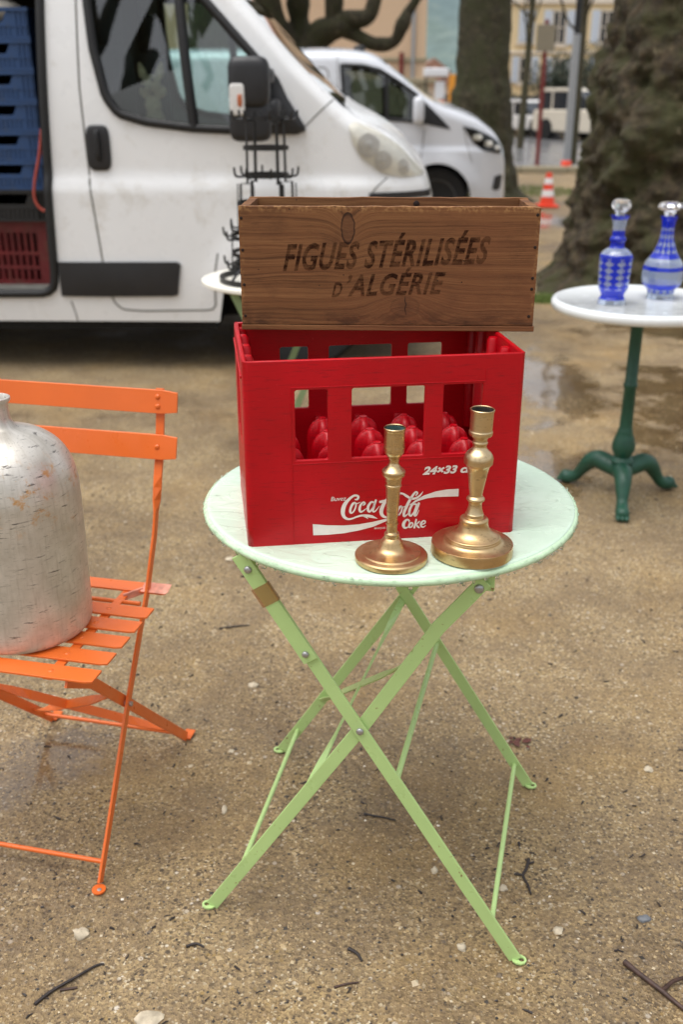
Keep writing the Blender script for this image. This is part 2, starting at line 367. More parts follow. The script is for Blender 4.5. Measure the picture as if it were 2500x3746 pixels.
# aluminium jug
def jug_material():
    t = T('scuffed_aluminium'); c = t.obj(); sx = t.sep(c)
    ang = t.math('ARCTAN2', sx[1], sx[0]); cyl = t.n('CombineXYZ', {0: t.math('MULTIPLY', ang, .12), 1: sx[2], 2: 0.0}).outputs[0]
    s1 = t.noise(t.mapping(cyl, (26, 210, 1)), 1.0, 4, .7, .25); s2 = t.noise(t.mapping(cyl, (70, 620, 1)), 1.0, 4, .7, .3); s3 = t.noise(t.mapping(cyl, (170, 16, 1)), 1.0, 4, .7)
    blot = t.noise(cyl, 22, 4, .6)
    base = t.ramp(blot, [(.3, srgb(186, 181, 170)), (.7, srgb(216, 212, 204))])
    base = t.mix(t.math('MULTIPLY', t.ramp(s3, [(.5, 0), (.75, .5)]), .8), base, srgb(150, 142, 122))
    base = t.mix(t.math('MULTIPLY', t.ramp(s1, [(.585, 0), (.64, 1)]), t.ramp(blot, [(.42, .0), (.58, .9)])), base, srgb(74, 70, 66))
    base = t.mix(t.ramp(s2, [(.60, 0), (.68, .6)]), base, srgb(96, 92, 86))
    rust = t.noise(t.mapping(cyl, (1, 1, 1), (2, 1, 0)), 30, 6, .75); band = t.ramp(sx[2], [(.20, 0), (.27, 1), (.31, 1), (.35, 0)])
    base = t.mix(t.math('MULTIPLY', t.ramp(rust, [(.55, 0), (.64, .8)]), band), base, srgb(196, 140, 56))
    t.p(Base_Color=base, Metallic=.5, Roughness=t.ramp(s3, [(.3, .32), (.7, .46)]), Normal=t.bump(t.math('ADD', s1, t.noise(c, 30, 2)), .12, .002)); return t.m
M_jug = jug_material()
# bistro table
M_iron = paint('dark_green_iron', srgb(24, 72, 54), .45, .2, 20, .4, 120); M_enamel = paint('white_enamel', srgb(226, 230, 230), .18, .03, 9, .05, 60, coat=.5, chips=srgb(70, 66, 60), chip_amt=.80)
def cut_glass(name, prof):
    """blue overlay glass cut through to clear: prof = (z, blue amount) bands and n cuts round the body"""
    t = T(name); c = t.obj(); sx = t.sep(c); ang = t.math('ARCTAN2', sx[1], sx[0])
    H = prof['h']; zz = t.math('DIVIDE', sx[2], H)
    band = t.ramp(zz, prof['bands'], 'CONSTANT')
    petals = t.math('MULTIPLY', t.math('COSINE', t.math('MULTIPLY', ang, prof['n'])), .5); ladder = t.math('MULTIPLY', t.math('SINE', t.math('MULTIPLY', sx[2], prof['lad'])), .45)
    cutm = t.ramp(t.math('ADD', t.math('ADD', petals, ladder), .5), [(.50, 1), (.66, 0)])
    blue = t.math('MAXIMUM', t.math('GREATER_THAN', band, .75), t.math('MULTIPLY', t.math('GREATER_THAN', band, .25), cutm), clamp=True)
    col = t.mix(blue, srgb(222, 234, 250), srgb(2, 58, 232))
    t.p(Base_Color=col, Roughness=.06, Transmission_Weight=t.math('SUBTRACT', .80, t.math('MULTIPLY', blue, .15)), IOR=1.5, Specular_IOR_Level=.7); return t.m
M_clear = T('clear_crystal').p(Base_Color=(.97, .98, 1, 1), Roughness=.02, Transmission_Weight=.9, IOR=1.5)
# vehicles
M_van = paint('van_white_paint', srgb(226, 227, 227), .30, .025, 2.5, .04, 8, coat=.35, dirt=(srgb(176, 168, 152), 3.0, .56))
M_van2 = paint('silver_white_paint', srgb(212, 215, 221), .22, .02, 2.5, .0, coat=.6)
M_rubber = paint('black_rubber', srgb(18, 18, 19), .55, .2, 30, .2, 300); M_bplast = paint('black_plastic', srgb(30, 30, 32), .45, .15, 12, .25, 400)
M_groove = plain('dark_groove', srgb(96, 94, 90), .7)
M_vglass = glass_thin('van_glass', (.62, .76, .73), 0, 1.0, 2.2); M_vglass2 = glass_thin('silver_van_glass', (.42, .50, .48)); M_wscreen = glass_thin('windscreen_glass', (.35, .46, .42))
M_dark = plain('dark_interior', srgb(20, 20, 21), .8); M_greyint = plain('grey_cab_trim', srgb(70, 72, 74), .8); M_seat = plain('seat_fabric', srgb(48, 50, 56), .9)
M_yellow = plain('yellow_cloth', srgb(150, 128, 40), .8)
M_lens = glass_thin('clear_lens', (.98, .975, .95), .08, 1.0, .8); M_reflector = paint('headlamp_reflector', srgb(242, 240, 232), .25, .06, 12, .25, 14); M_amber = plain('amber_lens', srgb(170, 96, 60), .3); M_whitelens = plain('white_lens', srgb(206, 204, 200), .25)
M_tyre = paint('tyre', srgb(20, 20, 20), .8, .2, 40, .3, 200); M_rim = plain('grey_wheel', srgb(74, 76, 80), .5, .6)
M_bluecrate = paint('blue_plastic', srgb(30, 62, 104), .5, .2, 8, .2, 60, dirt=(srgb(60, 70, 84), 12, .56)); M_blackcrate = paint('black_crate_plastic', srgb(20, 20, 21), .5, .2, 20, .3); M_redcrate = paint('dull_red_plastic', srgb(98, 16, 18), .55, .25, 10, .3, 60, dirt=(srgb(96, 60, 44), 14, .55))
M_hose = plain('faded_red_strap', srgb(168, 72, 58), .6); M_bag = paint('pale_sack', srgb(196, 190, 178), .7, .15, 30, .5, 60); M_metalsill = plain('scuffed_sill', srgb(150, 148, 142), .45, .7)
M_whitetop = paint('chalky_white_paint', srgb(228, 224, 212), .5, .05, 12, .1, chips=srgb(90, 80, 66), chip_amt=.77); M_olive = paint('olive_green_paint', srgb(126, 146, 104), .5, .12, 20, .1); M_blackiron = paint('black_iron', srgb(18, 18, 19), .4, .25, 40, .3, 200)
# trees and far things
def bark_material(name, c0, c1, c2, moss, sc=1.0):
    t = T(name); c = t.pos(); a = t.noise(t.mapping(c, (1, 1, .55)), 5 * sc, 6, .65); b = t.noise(c, 17 * sc, 6, .7); f = t.noise(c, 70 * sc, 4, .7)
    base = t.ramp(b, [(.3, c0), (.52, c1), (.72, c2)]); base = t.mix(t.ramp(a, [(.42, 0), (.6, .8)]), base, moss)
    base = t.mix(t.ramp(f, [(.55, 0), (.7, .5)]), base, srgb(34, 26, 20))
    pl = t.noise(t.mapping(c, (1, 1, 1), (5, 2, 1)), 9 * sc, 4, .6); base = t.mix(t.ramp(pl, [(.66, 0), (.70, .65)]), base, srgb(150, 140, 112))
    t.p(Base_Color=base, Roughness=.85, Normal=t.bump(t.math('ADD', b, t.math('MULTIPLY', f, .5)), .9, .05)); return t.m
M_bark = bark_material('mossy_bark', srgb(28, 22, 17), srgb(74, 61, 42), srgb(116, 101, 74), srgb(66, 68, 30)); M_bark2 = bark_material('plane_bark', srgb(40, 35, 25), srgb(66, 60, 41), srgb(98, 90, 66), srgb(62, 64, 32)); M_branch = bark_material('bare_branch', srgb(48, 42, 30), srgb(70, 64, 44), srgb(96, 88, 64), srgb(66, 64, 38))
def render_wall(name, col, stain):
    t = T(name); p = t.pos(); a = t.noise(t.mapping(p, (1, 1, .4)), 1.1, 5, .6); b = t.noise(p, 14, 4)
    base = t.ramp(b, [(.3, tuple(x * .92 for x in col[:3])), (.7, col[:3])]); base = t.mix(t.ramp(a, [(.5, 0), (.75, .5)]), base, stain); t.p(Base_Color=base, Roughness=.9, Normal=t.bump(b, .2, .02)); return t.m
M_beige = render_wall('beige_render', srgb(206, 178, 148), srgb(190, 156, 130)); M_ywall = render_wall('yellow_render', srgb(228, 208, 166), srgb(212, 186, 146)); M_stonew = render_wall('old_stone', srgb(150, 140, 116), srgb(116, 108, 84)); M_pinkwall = render_wall('far_wall', srgb(200, 182, 164), srgb(180, 160, 140))
M_shutter = plain('pale_shutter', srgb(206, 214, 224), .6); M_shutter_b = plain('shutter_slat', srgb(190, 200, 212), .6); M_pane = T('window_pane').p(Base_Color=srgb(40, 44, 50), Roughness=.08); M_trim = plain('pale_trim', srgb(216, 206, 190), .7); M_roof = plain('tile_roof', srgb(142, 108, 92), .85)
M_zinc = plain('galvanised_pole', srgb(160, 164, 168), .4, .5); M_rust = plain('rust_red_post', srgb(112, 40, 36), .6); M_signback = plain('sign_back', srgb(132, 124, 106), .6)
M_cone = plain('orange_cone_plastic', srgb(226, 66, 34), .5); M_conew = plain('white_cone_band', srgb(228, 224, 222), .45)
def hill_material():
    t = T('wooded_hill'); p = t.pos(); a = t.noise(p, .12, 6, .7); b = t.noise(p, .03, 4)
    t.p(Base_Color=t.mix(t.ramp(b, [(.45, 0), (.6, .6)]), t.ramp(a, [(.3, srgb(78, 92, 88)), (.55, srgb(98, 114, 108)), (.75, srgb(130, 134, 112))]), srgb(92, 110, 114)), Roughness=.95); return t.m
M_hill = hill_material()
M_carw = plain('far_car_white', srgb(224, 222, 218), .25, coat=.5); M_card = plain('far_car_dark', srgb(48, 54, 64), .25, coat=.5); M_carb = plain('far_car_beige', srgb(206, 198, 182), .25, coat=.5)
M_shrub = paint('shrub_leaf', srgb(52, 62, 46), .6, .4, 3, 0); M_banner_o = plain('orange_banner', srgb(222, 150, 50), .6); M_banner_w = plain('white_banner', srgb(214, 216, 220), .6)
M_fur = paint('fawn_fur', srgb(206, 186, 156), .95, .25, 40, .6, 300); M_furw = plain('pale_fur', srgb(196, 184, 166), .95); M_nose = plain('black_nose', srgb(20, 18, 18), .3)

# ---------------------------------------------------------------- the ground
def gz(x, y): return .004 * noise.noise(Vector((x * 1.1, y * 1.1, 0))) + .003 * noise.noise(Vector((x * 4.5, y * 4.5, 3)))
def spaced(lo, hi, f0, f1, step, grow=1.35):
    a = [f0 + i * step for i in range(int((f1 - f0) / step) + 1)]; s = step; q = f0
    while q > lo: s *= grow; q = max(lo, q - s); a.insert(0, q)
    s = step; q = a[-1]
    while q < hi: s *= grow; q = min(hi, q + s); a.append(q)
    return a
xs = spaced(-500, 500, -3, 3.5, .05); ys = spaced(-120, 900, -.2, 7, .05)
g = B(); g.grid([[(x, y, gz(x, y) - .004 if -5 < x < 6 and -1 < y < 12 else -.004) for x in xs] for y in ys])
struct(g.obj('ground', M_ground, smooth=60, fixn=False))
def free(x, y):
    return True
rng = random.Random(3)
def scatter(name, n, xr, yr, size, mat, power=1.0):
    b = B(); proto = [(1, 0, 0), (0, 1, 0), (-1, 0, 0), (0, -1, 0), (.1, .1, .8), (-.05, .05, -.5)]; fs = [(0, 1, 4), (1, 2, 4), (2, 3, 4), (3, 0, 4), (1, 0, 5), (2, 1, 5), (3, 2, 5), (0, 3, 5)]
    for i in range(n):
        y = yr[0] + (yr[1] - yr[0]) * rng.random() ** power; hw = .1 + .40 * y
        x = rng.uniform(max(xr[0], -hw), min(xr[1], hw)); s = size[0] + (size[1] - size[0]) * rng.random() ** 3; a = rng.uniform(0, 6.28); c, q = math.cos(a), math.sin(a); e = rng.uniform(.55, 1); hh = rng.uniform(.5, .9)
        z = gz(x, y) - .004
        b.add([(x + s * (c * u * 1.0 - q * v * e), y + s * (q * u + c * v * e), z + s * w * hh) for u, v, w in proto], fs)
    return stuff(b.obj(name, mat, fixn=False))
o = scatter('gravel', 60000, (-1.6, 1.9), (.75, 4.6), (.0008, .0042), M_pebble, 1.7)
tag(o, 'fine mixed gravel grains strewn over the wet sand', 'gravel')
o = scatter('pebbles', 1500, (-1.6, 1.9), (.8, 4.6), (.0025, .0085), M_pebble, 1.3)
tag(o, 'larger scattered pebbles lying on the wet sand', 'pebbles')

# ---------------------------------------------------------------- mint green folding table
TZ = .715
def green_table():
    t = thing('folding_table', 'mint green round folding metal table carrying the red crate and candlesticks', 'table', (.079, 1.52, 0), -12.3)
    top = B(); r = .30
    top.lathe([(.0005, TZ - .006), (.291, TZ - .006), (.291, TZ - .014), (.2975, TZ - .0155), (.3, TZ - .011), (.3, TZ - .004), (.2985, TZ - .0005), (.2955, TZ + .0007), (.2915, TZ), (.0005, TZ)], 128)
    tp = top.obj('table_top', M_gtop, t, 50)
    rim = B(); rim.tube([(.2985 * math.cos(2 * PI * k / 128), .2985 * math.sin(2 * PI * k / 128), TZ - .0085) for k in range(128)], .0062, 10, closed=True); rim.obj('rim', M_gtop_rim, tp, 60)
    # drops of rain on the top and hanging along its rim
    d = B(); rg = random.Random(5)
    def bead(x, y, z, s, fl): d.lathe([(s * .35, -s * fl), (s * .8, -s * fl * .6), (s, 0), (s * .8, s * fl * .6), (s * .35, s * fl * .95)], 8, (x, y, z))
    for i in range(330):
        a = rg.uniform(0, 6.283); s = rg.uniform(.0012, .0030); bead((.3022 + .5 * s) * math.cos(a), (.3022 + .5 * s) * math.sin(a), TZ - rg.uniform(.004, .015), s, .9)
    for i in range(60):
        a = rg.uniform(3.4, 6.6); s = rg.uniform(.0020, .0034); bead(.3 * math.cos(a), .3 * math.sin(a), TZ - .0165, s, 1.2)
    for i in range(420):
        a = rg.uniform(0, 6.283); q = .29 * math.sqrt(rg.random()); s = rg.uniform(.0008, .0026); bead(q * math.cos(a), q * math.sin(a), TZ + .0002, s, .35)
    stuff(d.obj('water_drops', M_water, tp, 80))
    V = .228; ZP = .415; SL = 1.553
    u_at = lambda z: (ZP - z) / SL           # along leg A (upper left to lower right)
    def leg(sgn, v, name, bend=0, z_top=.690):
        b = B(); zs = [z_top, .607, ZP, .2, .003]
        pts = [(sgn * u_at(z) - (bend if z == .607 else 0) * sgn * -1, v, z) for z in zs]
        b.bar(pts, .0215, .005, (1, 0, .6 * sgn))
        o = b.obj(name, M_gleg, t, None, .0009)
        # turned-out foot plate with a hole
        f = B(); x = sgn * u_at(.004); n = 10
        ring = [(math.cos(2 * PI * k / n), math.sin(2 * PI * k / n)) for k in range(n)]
        out = [(x + sgn * .007 + .0125 * a, v + .0105 * c) for a, c in ring]; inn = [(x + sgn * .011 + .0045 * a, v + .0045 * c) for a, c in ring]
        vs = [(a, c, .0005) for a, c in out] + [(a, c, .0005) for a, c in inn] + [(a, c, .0035) for a, c in out] + [(a, c, .0035) for a, c in inn]; fs = []
        for k in range(n):
            j = (k + 1) % n; fs += [(k, n + k, n + j, j), (2 * n + k, 2 * n + j, 3 * n + j, 3 * n + k), (k, j, 2 * n + j, 2 * n + k), (n + k, 3 * n + k, 3 * n + j, n + j)]
        f.add(vs, fs); f.obj('foot_plate', M_gleg, o, None)
        return o
    legA = leg(1, -V - .006, 'leg'); legB = leg(-1, -V, 'leg', bend=.010)
    legC = leg(1, V, 'leg'); legD = leg(-1, V + .006, 'leg')
    # hinged upper link riveted onto leg A
    h = B(); h.bar([(u_at(.700), -V - .0115, .700), (u_at(.62), -V - .0115, .62), (u_at(.533), -V - .0115, .533)], [.025, .024, .025], .0045, (1, 0, .6)); h.obj('hinged_link', M_gleg, t, None, .001)
    tapeb = B(); tapeb.bar([(u_at(.652), -V - .0115, .652), (u_at(.625), -V - .0115, .625)], .030, .007, (1, 0, .6)); tapeb.obj('brown_tape', M_tape, t)
    def bolt(u, v, z, r=.0055):
        b = B(); b.lathe([(r, 0), (r, .002), (r * .75, .0038), (r * .3, .0045)], 14); me = b
        o = b.obj('bolt', M_steel, t, 50); o.rotation_euler = (R(90), 0, 0); o.location = (u, v, z); return o
    bolt(u_at(.678), -V - .0138, .678, .006); bolt(u_at(.545), -V - .0138, .545); bolt(0, -V - .0085, ZP, .006); bolt(-u_at(.678), -V - .0025, .678, .007); bolt(-u_at(.40) + .0, V + .0035, .40, .005)
    for sg, vv in ((1, -V - .004), (-1, -V + .001), (1, V), (-1, V + .006)):
        b = B(); x = sg * u_at(.686); b.box(x - .016, x + .016, vv + .003, vv + .007, .672, .703); b.box(x - .016, x + .016, vv - .004, vv + .02, .7, .7035); b.obj('bracket', M_gleg, t, None, .001)
    def rod(p, q, r=.0045): b = B(); b.tube([p, q], r, 10); b.obj('cross_bar', M_gleg, t, 50)
    rod((-u_at(.085), -V, .085), (-u_at(.06), V + .006, .06)); rod((u_at(.07), -V - .006, .07), (u_at(.05), V, .05)); rod((u_at(.325), -V - .006, .325), (u_at(.315), V, .315), .005)
    # twisted strips that brace the two left-leaning legs
    def brace(z0, z1):
        p = Vector((-u_at(z0), V + .002, z0)); q = Vector((-u_at(z1), -V + .004, z1)); pts = []; wd = []
        e0 = Vector((1, 0, -.6)).normalized(); e1 = Vector((.6, 0, 1)).normalized()
        for k in range(15):
            s = k / 14; pts.append(p.lerp(q, s)); a = R(90) * (1 if .25 < s < .75 else (s / .25 if s <= .25 else (1 - s) / .25)); wd.append(e0 * math.cos(a) + e1 * math.sin(a))
        b = B(); b.bar(pts, .014, .0028, wd); b.obj('brace', M_gleg, t, None)
    brace(.145, .545); brace(.405, .275)
green_table()

# ---------------------------------------------------------------- red bottle crate with its white print
CW, CD, CH = .40, .262, .275
CY = 7.89
def crate_loc(u, v): c, s = math.cos(R(CY)), math.sin(R(CY)); return (-.136 + u * c - v * s, 1.318 + u * s + v * c)
def red_crate():
    x, y = crate_loc(CW / 2, CD / 2)
    t = thing('bottle_crate', 'red plastic bottle crate with white soft drink lettering on the mint table', 'crate', (x, y, TZ), CY)
    th = .007; Zb = [0, .03, .130, .233, CH]
    def holes_front(i, j): return j == 2 and i in (1, 3, 5)
    U = [0, .072, .118, .152, .256, .283, .340, CW]; Us = [0, .075, .187, CD]
    b = B(); cache = {}
    def wall(pt, Ub, L, hole, inner_shift):
        # outer and inner skins plus the reveals of the openings
        n = len(Ub); out = [[pt(u, 0, z) for u in Ub] for z in Zb]
        Ui = [min(max(u, th), L - th) for u in Ub]; Zi = [max(z, .006) for z in Zb]
        inn = [[pt(u, th, z) for u in Ui] for z in Zi]
        for j in range(len(Zb) - 1):
            for i in range(n - 1):
                if hole(i, j):
                    o4 = [out[j][i], out[j][i + 1], out[j + 1][i + 1], out[j + 1][i]]; n4 = [inn[j][i], inn[j][i + 1], inn[j + 1][i + 1], inn[j + 1][i]]
                    b.add(o4 + n4, [(k, (k + 1) % 4, 4 + (k + 1) % 4, 4 + k) for k in range(4)])
                else:
                    b.add([out[j][i], out[j][i + 1], out[j + 1][i + 1], out[j + 1][i]], [(0, 1, 2, 3)])
                    b.add([inn[j][i], inn[j][i + 1], inn[j + 1][i + 1], inn[j + 1][i]], [(3, 2, 1, 0)])
        for i in range(n - 1): b.add([out[-1][i], out[-1][i + 1], inn[-1][i + 1], inn[-1][i]], [(0, 1, 2, 3)])
    hw, hd = CW / 2, CD / 2
    wall(lambda u, w, z: (u - hw, -hd + w, z), U, CW, holes_front, 0)
    wall(lambda u, w, z: (hw - u, hd - w, z), [CW - q for q in U][::-1], CW, lambda i, j: j == 2 and i in (1, 3, 5), 0)
    sh = lambda i, j: j == 2 and i == 1
    wall(lambda u, w, z: (hw - w, u - hd, z), Us, CD, sh, 0); wall(lambda u, w, z: (-hw + w, hd - u, z), Us, CD, sh, 0)
    b.add([(-hw, -hd, 0), (hw, -hd, 0), (hw, hd, 0), (-hw, hd, 0)], [(3, 2, 1, 0)]); q = .006; b.add([(-hw + th, -hd + th, q), (hw - th, -hd + th, q), (hw - th, hd - th, q), (-hw + th, hd - th, q)], [(0, 1, 2, 3)])
    me = b.mesh('shell'); bm = bmesh.new(); bm.from_mesh(me); bmesh.ops.remove_doubles(bm, verts=bm.verts, dist=1e-5); bmesh.ops.recalc_face_normals(bm, faces=bm.faces)
    wl = bm.edges.layers.float.new('bevel_weight_edge')
    for e in bm.edges:
        a, c = e.verts[0].co, e.verts[1].co
        if len(e.link_faces) == 2 and e.calc_face_angle(0) > R(40):
            vert = abs(a.x - c.x) < 1e-5 and abs(a.y - c.y) < 1e-5; corner = abs(abs(a.x) - hw) < 1e-5 and abs(abs(a.y) - hd) < 1e-5
            through = abs(a.z - c.z) < 1e-5 and (abs(abs(a.y) - abs(c.y)) > .004 and abs(a.x - c.x) < 1e-5)
            e[wl] = 1.0 if (vert and corner) else (.42 if through else .16)
    bm.to_mesh(me); bm.free()
    o = link('shell', me, M_red, t, 40); md = o.modifiers.new('bevel', 'BEVEL'); md.width = .0105; md.segments = 4; md.limit_method = 'WEIGHT'; md.use_clamp_overlap = True
    # raised beads framing the centre panel and top rim
    for (x0, x1, z0, z1) in ((.066, .0672, .002, .236), (.3425, .3437, .236, CH - .02), (.3437, .066, .236, .2373), (.066, .3437, .1245, .1257)):
        bb = B(); xa, xb = sorted((x0, x1)); bb.box(xa - hw, xb - hw, -hd - .0009, -hd + .001, z0, z1); bb.obj('seam', M_red, o, None, .0004)
    for sx in (-1, 1): rib = B(); xa, xb = sorted((sx * (hw - .004), sx * (hw + .002))); rib.box(xa, xb, -hd + .012, hd - .012, CH - .026, CH - .022); rib.obj('rim_rib', M_red, o, None, .0006)
    # scallops inside the short walls and ribs inside the long ones
    for sx in (-1, 1):
        for k in range(5):
            bb = B(); yy = -hd + CD * (k + .0) / 4; yy = max(-hd + .012, min(hd - .012, yy))
            bb.lathe([(.010, .09), (.010, CH - .012), (.0075, CH - .007), (.002, CH - .006)], 14, (sx * (hw - .010), yy, 0)); bb.obj('scallop', M_red, t, 50)
    for i in range(1, 6):
        bb = B(); xx = -hw + CW * i / 6; bb.lathe([(.008, .006), (.008, .112), (.006, .116), (.001, .1165)], 12, (xx, hd - .008, 0)); bb.obj('rib', M_red, t, 50)
    # domed posts between the bottle cells
    pm = B(); lob = lambda a, z: 1 + .16 * math.cos(4 * a + PI)
    pm.lathe([(.0210, .006), (.0208, .090), (.0204, .101), (.0192, .110), (.0168, .1175), (.0130, .1235), (.0085, .1275), (.0064, .1290), (.0060, .1305), (.0042, .1300), (.001, .1295)], 32, (0, 0, 0), lambda a, z: 1 + (.22 if z < .112 else (.20 if z < .1245 else .0)) * math.cos(4 * a))
    mesh = None
    for i in range(1, 6):
        for j in range(1, 4):
            if mesh is None: q = pm.obj('post', M_red, t, 35); mesh = q.data
            else: q = link('post', mesh, None, t)
            q.location = (-hw + CW * i / 6, -hd + CD * j / 4, 0)
    fl = B(); fl.box(-hw + .008, hw - .008, -hd + .008, hd - .008, .007, .02); fl.obj('floor', M_red, t)
    # ---- the print on the front: drawn in artwork units, laid on the front wall
    A = ((.0833, .1342), (1.5513e-4, -8.7e-6), (3.47e-6, -1.6443e-4))
    def art(x, y, lift=.0007): u = A[0][0] + A[1][0] * x + A[2][0] * y; z = A[0][1] + A[1][1] * x + A[2][1] * y; return Vector((u - hw, -hd - lift, z))
    def stroke(bb, pts, sub=7):
        c = catmull([(p[0], p[1], p[2]) for p in pts], sub); n = len(c); L = []; Rr = []
        for i, q in enumerate(c):
            a = c[max(i - 1, 0)]; d = c[min(i + 1, n - 1)]; dx, dy = d.x - a.x, d.y - a.y; l = math.hypot(dx, dy) or 1; nx, ny = -dy / l, dx / l; w = max(.6, q.z)
            L.append(art(q.x + nx * w, q.y + ny * w)); Rr.append(art(q.x - nx * w, q.y - ny * w))
        bb.grid([L, Rr])
        for i in (0, n - 1):
            q = c[i]; w = max(.6, q.z); bb.add([art(q.x + w * math.cos(a * PI / 5), q.y + w * math.sin(a * PI / 5), .00066) for a in range(10)], [tuple(range(10))])
    wm = B()
    loop = lambda cx, cy, rx, ry, hw_, sl=.35: [(cx + rx * math.cos(a) - sl * ry * math.sin(a), cy + ry * math.sin(a), hw_ * (1.25 if math.cos(a) < -.2 else .8)) for a in [k * PI / 5 - PI / 2 for k in range(11)]]
    for s in ([(468, 386, 5), (488, 384, 9), (499, 362, 11), (484, 349, 10), (452, 352, 10), (408, 386, 13), (370, 432, 18), (352, 480, 20), (350, 525, 18), (366, 558, 14), (400, 574, 10), (440, 568, 8), (482, 552, 8), (530, 540, 9), (578, 543, 13), (622, 550, 13), (655, 561, 7), (680, 571, 1)],
              [(540, 540, 9), (565, 552, 8), (588, 571, 2)], loop(447, 466, 22, 50, 9), [(462, 416, 8), (486, 424, 5), (520, 410, 2)],
              [(545, 440, 6), (560, 424, 9), (546, 412, 8), (520, 438, 10), (508, 478, 12), (518, 504, 10), (545, 494, 6), (574, 470, 3)],
              [(648, 416, 8), (622, 410, 9), (594, 446, 12), (590, 488, 12), (606, 502, 9), (634, 466, 7), (656, 412, 7)], [(664, 394, 10), (646, 450, 11), (636, 496, 10), (658, 498, 6), (700, 448, 2)], [(706, 409, 12), (724, 405, 12), (740, 401, 12)],
              [(838, 366, 4), (846, 350, 9), (822, 346, 10), (786, 368, 12), (750, 412, 15), (724, 466, 18), (716, 512, 18), (734, 546, 14), (770, 556, 9), (812, 540, 6), (850, 520, 2)], loop(893, 494, 18, 44, 9), [(905, 450, 7), (930, 458, 4), (960, 440, 2)],
              [(1048, 348, 5), (1064, 324, 8), (1044, 316, 9), (1004, 368, 12), (966, 440, 14), (936, 512, 13), (936, 546, 11), (962, 534, 6), (992, 500, 3)], [(842, 350, 5), (880, 330, 9), (920, 329, 9), (960, 353, 12), (1005, 377, 10), (1050, 372, 10), (1085, 350, 8), (1104, 328, 5), (1118, 306, 1)],
              [(1046, 430, 8), (1018, 434, 9), (992, 478, 12), (986, 526, 12), (1004, 542, 9), (1034, 502, 7), (1058, 432, 7)], [(1078, 424, 11), (1056, 486, 11), (1038, 538, 11), (1058, 534, 6), (1080, 488, 2)]):
        stroke(wm, s)
    wm.obj('wordmark', M_white_print, o, fixn=False)
    rb = B(); rb.grid([[art(*q) for q in ((985, 440), (1040, 395), (1130, 345), (1240, 308), (1340, 290), (1462, 282))], [art(*q) for q in ((998, 441), (1070, 400), (1150, 376), (1240, 362), (1340, 358), (1462, 355))]])
    rb.grid([[art(*q) for q in ((60, 622), (200, 633), (350, 636), (500, 625), (640, 600), (775, 568), (900, 528))], [art(*q) for q in ((62, 730), (200, 726), (350, 712), (500, 685), (640, 648), (775, 590), (900, 536))]]); rb.obj('ribbon', M_white_print, o, fixn=False)
    ck = B()
    for s in ([(984, 604, 5), (984, 588, 8), (962, 582, 9), (938, 606, 14), (930, 638, 15), (946, 662, 10), (976, 652, 5)], loop(1003, 634, 17, 23, 8, .3), [(1054, 580, 8), (1046, 620, 9), (1036, 660, 9)], [(1084, 600, 7), (1062, 622, 6), (1050, 632, 4)], [(1054, 628, 5), (1068, 648, 9), (1082, 658, 8)], [(1102, 632, 5), (1138, 616, 6), (1140, 596, 7), (1120, 594, 7), (1102, 620, 11), (1104, 646, 9), (1124, 654, 6), (1146, 640, 3)]): stroke(ck, s)
    ck.obj('lettering', M_white_print, o, fixn=False)
    def txt(s, x, y, cap, width, shear, off, slope):
        me = text_mesh(s, 1, shear, off); mx = max(q.co.x for q in me.vertices); mn = min(q.co.x for q in me.vertices); my = max(q.co.y for q in me.vertices)
        for q in me.vertices:
            xx = (q.co.x - mn) / (mx - mn) * width; yy = q.co.y / my * cap; q.co = art(x + xx, y - yy + slope * xx)
        link('lettering', me, M_white_print, o)
    txt('Buvez', 238, 402, 40, 146, .22, .004, -.05); txt('24\u00d733 cl', 1110, 147, 72, 462, .28, .045, -.055); txt('MARQUES D\u00c9POS\u00c9ES', 648, 674, 22, 225, .12, .004, -.05)
red_crate()

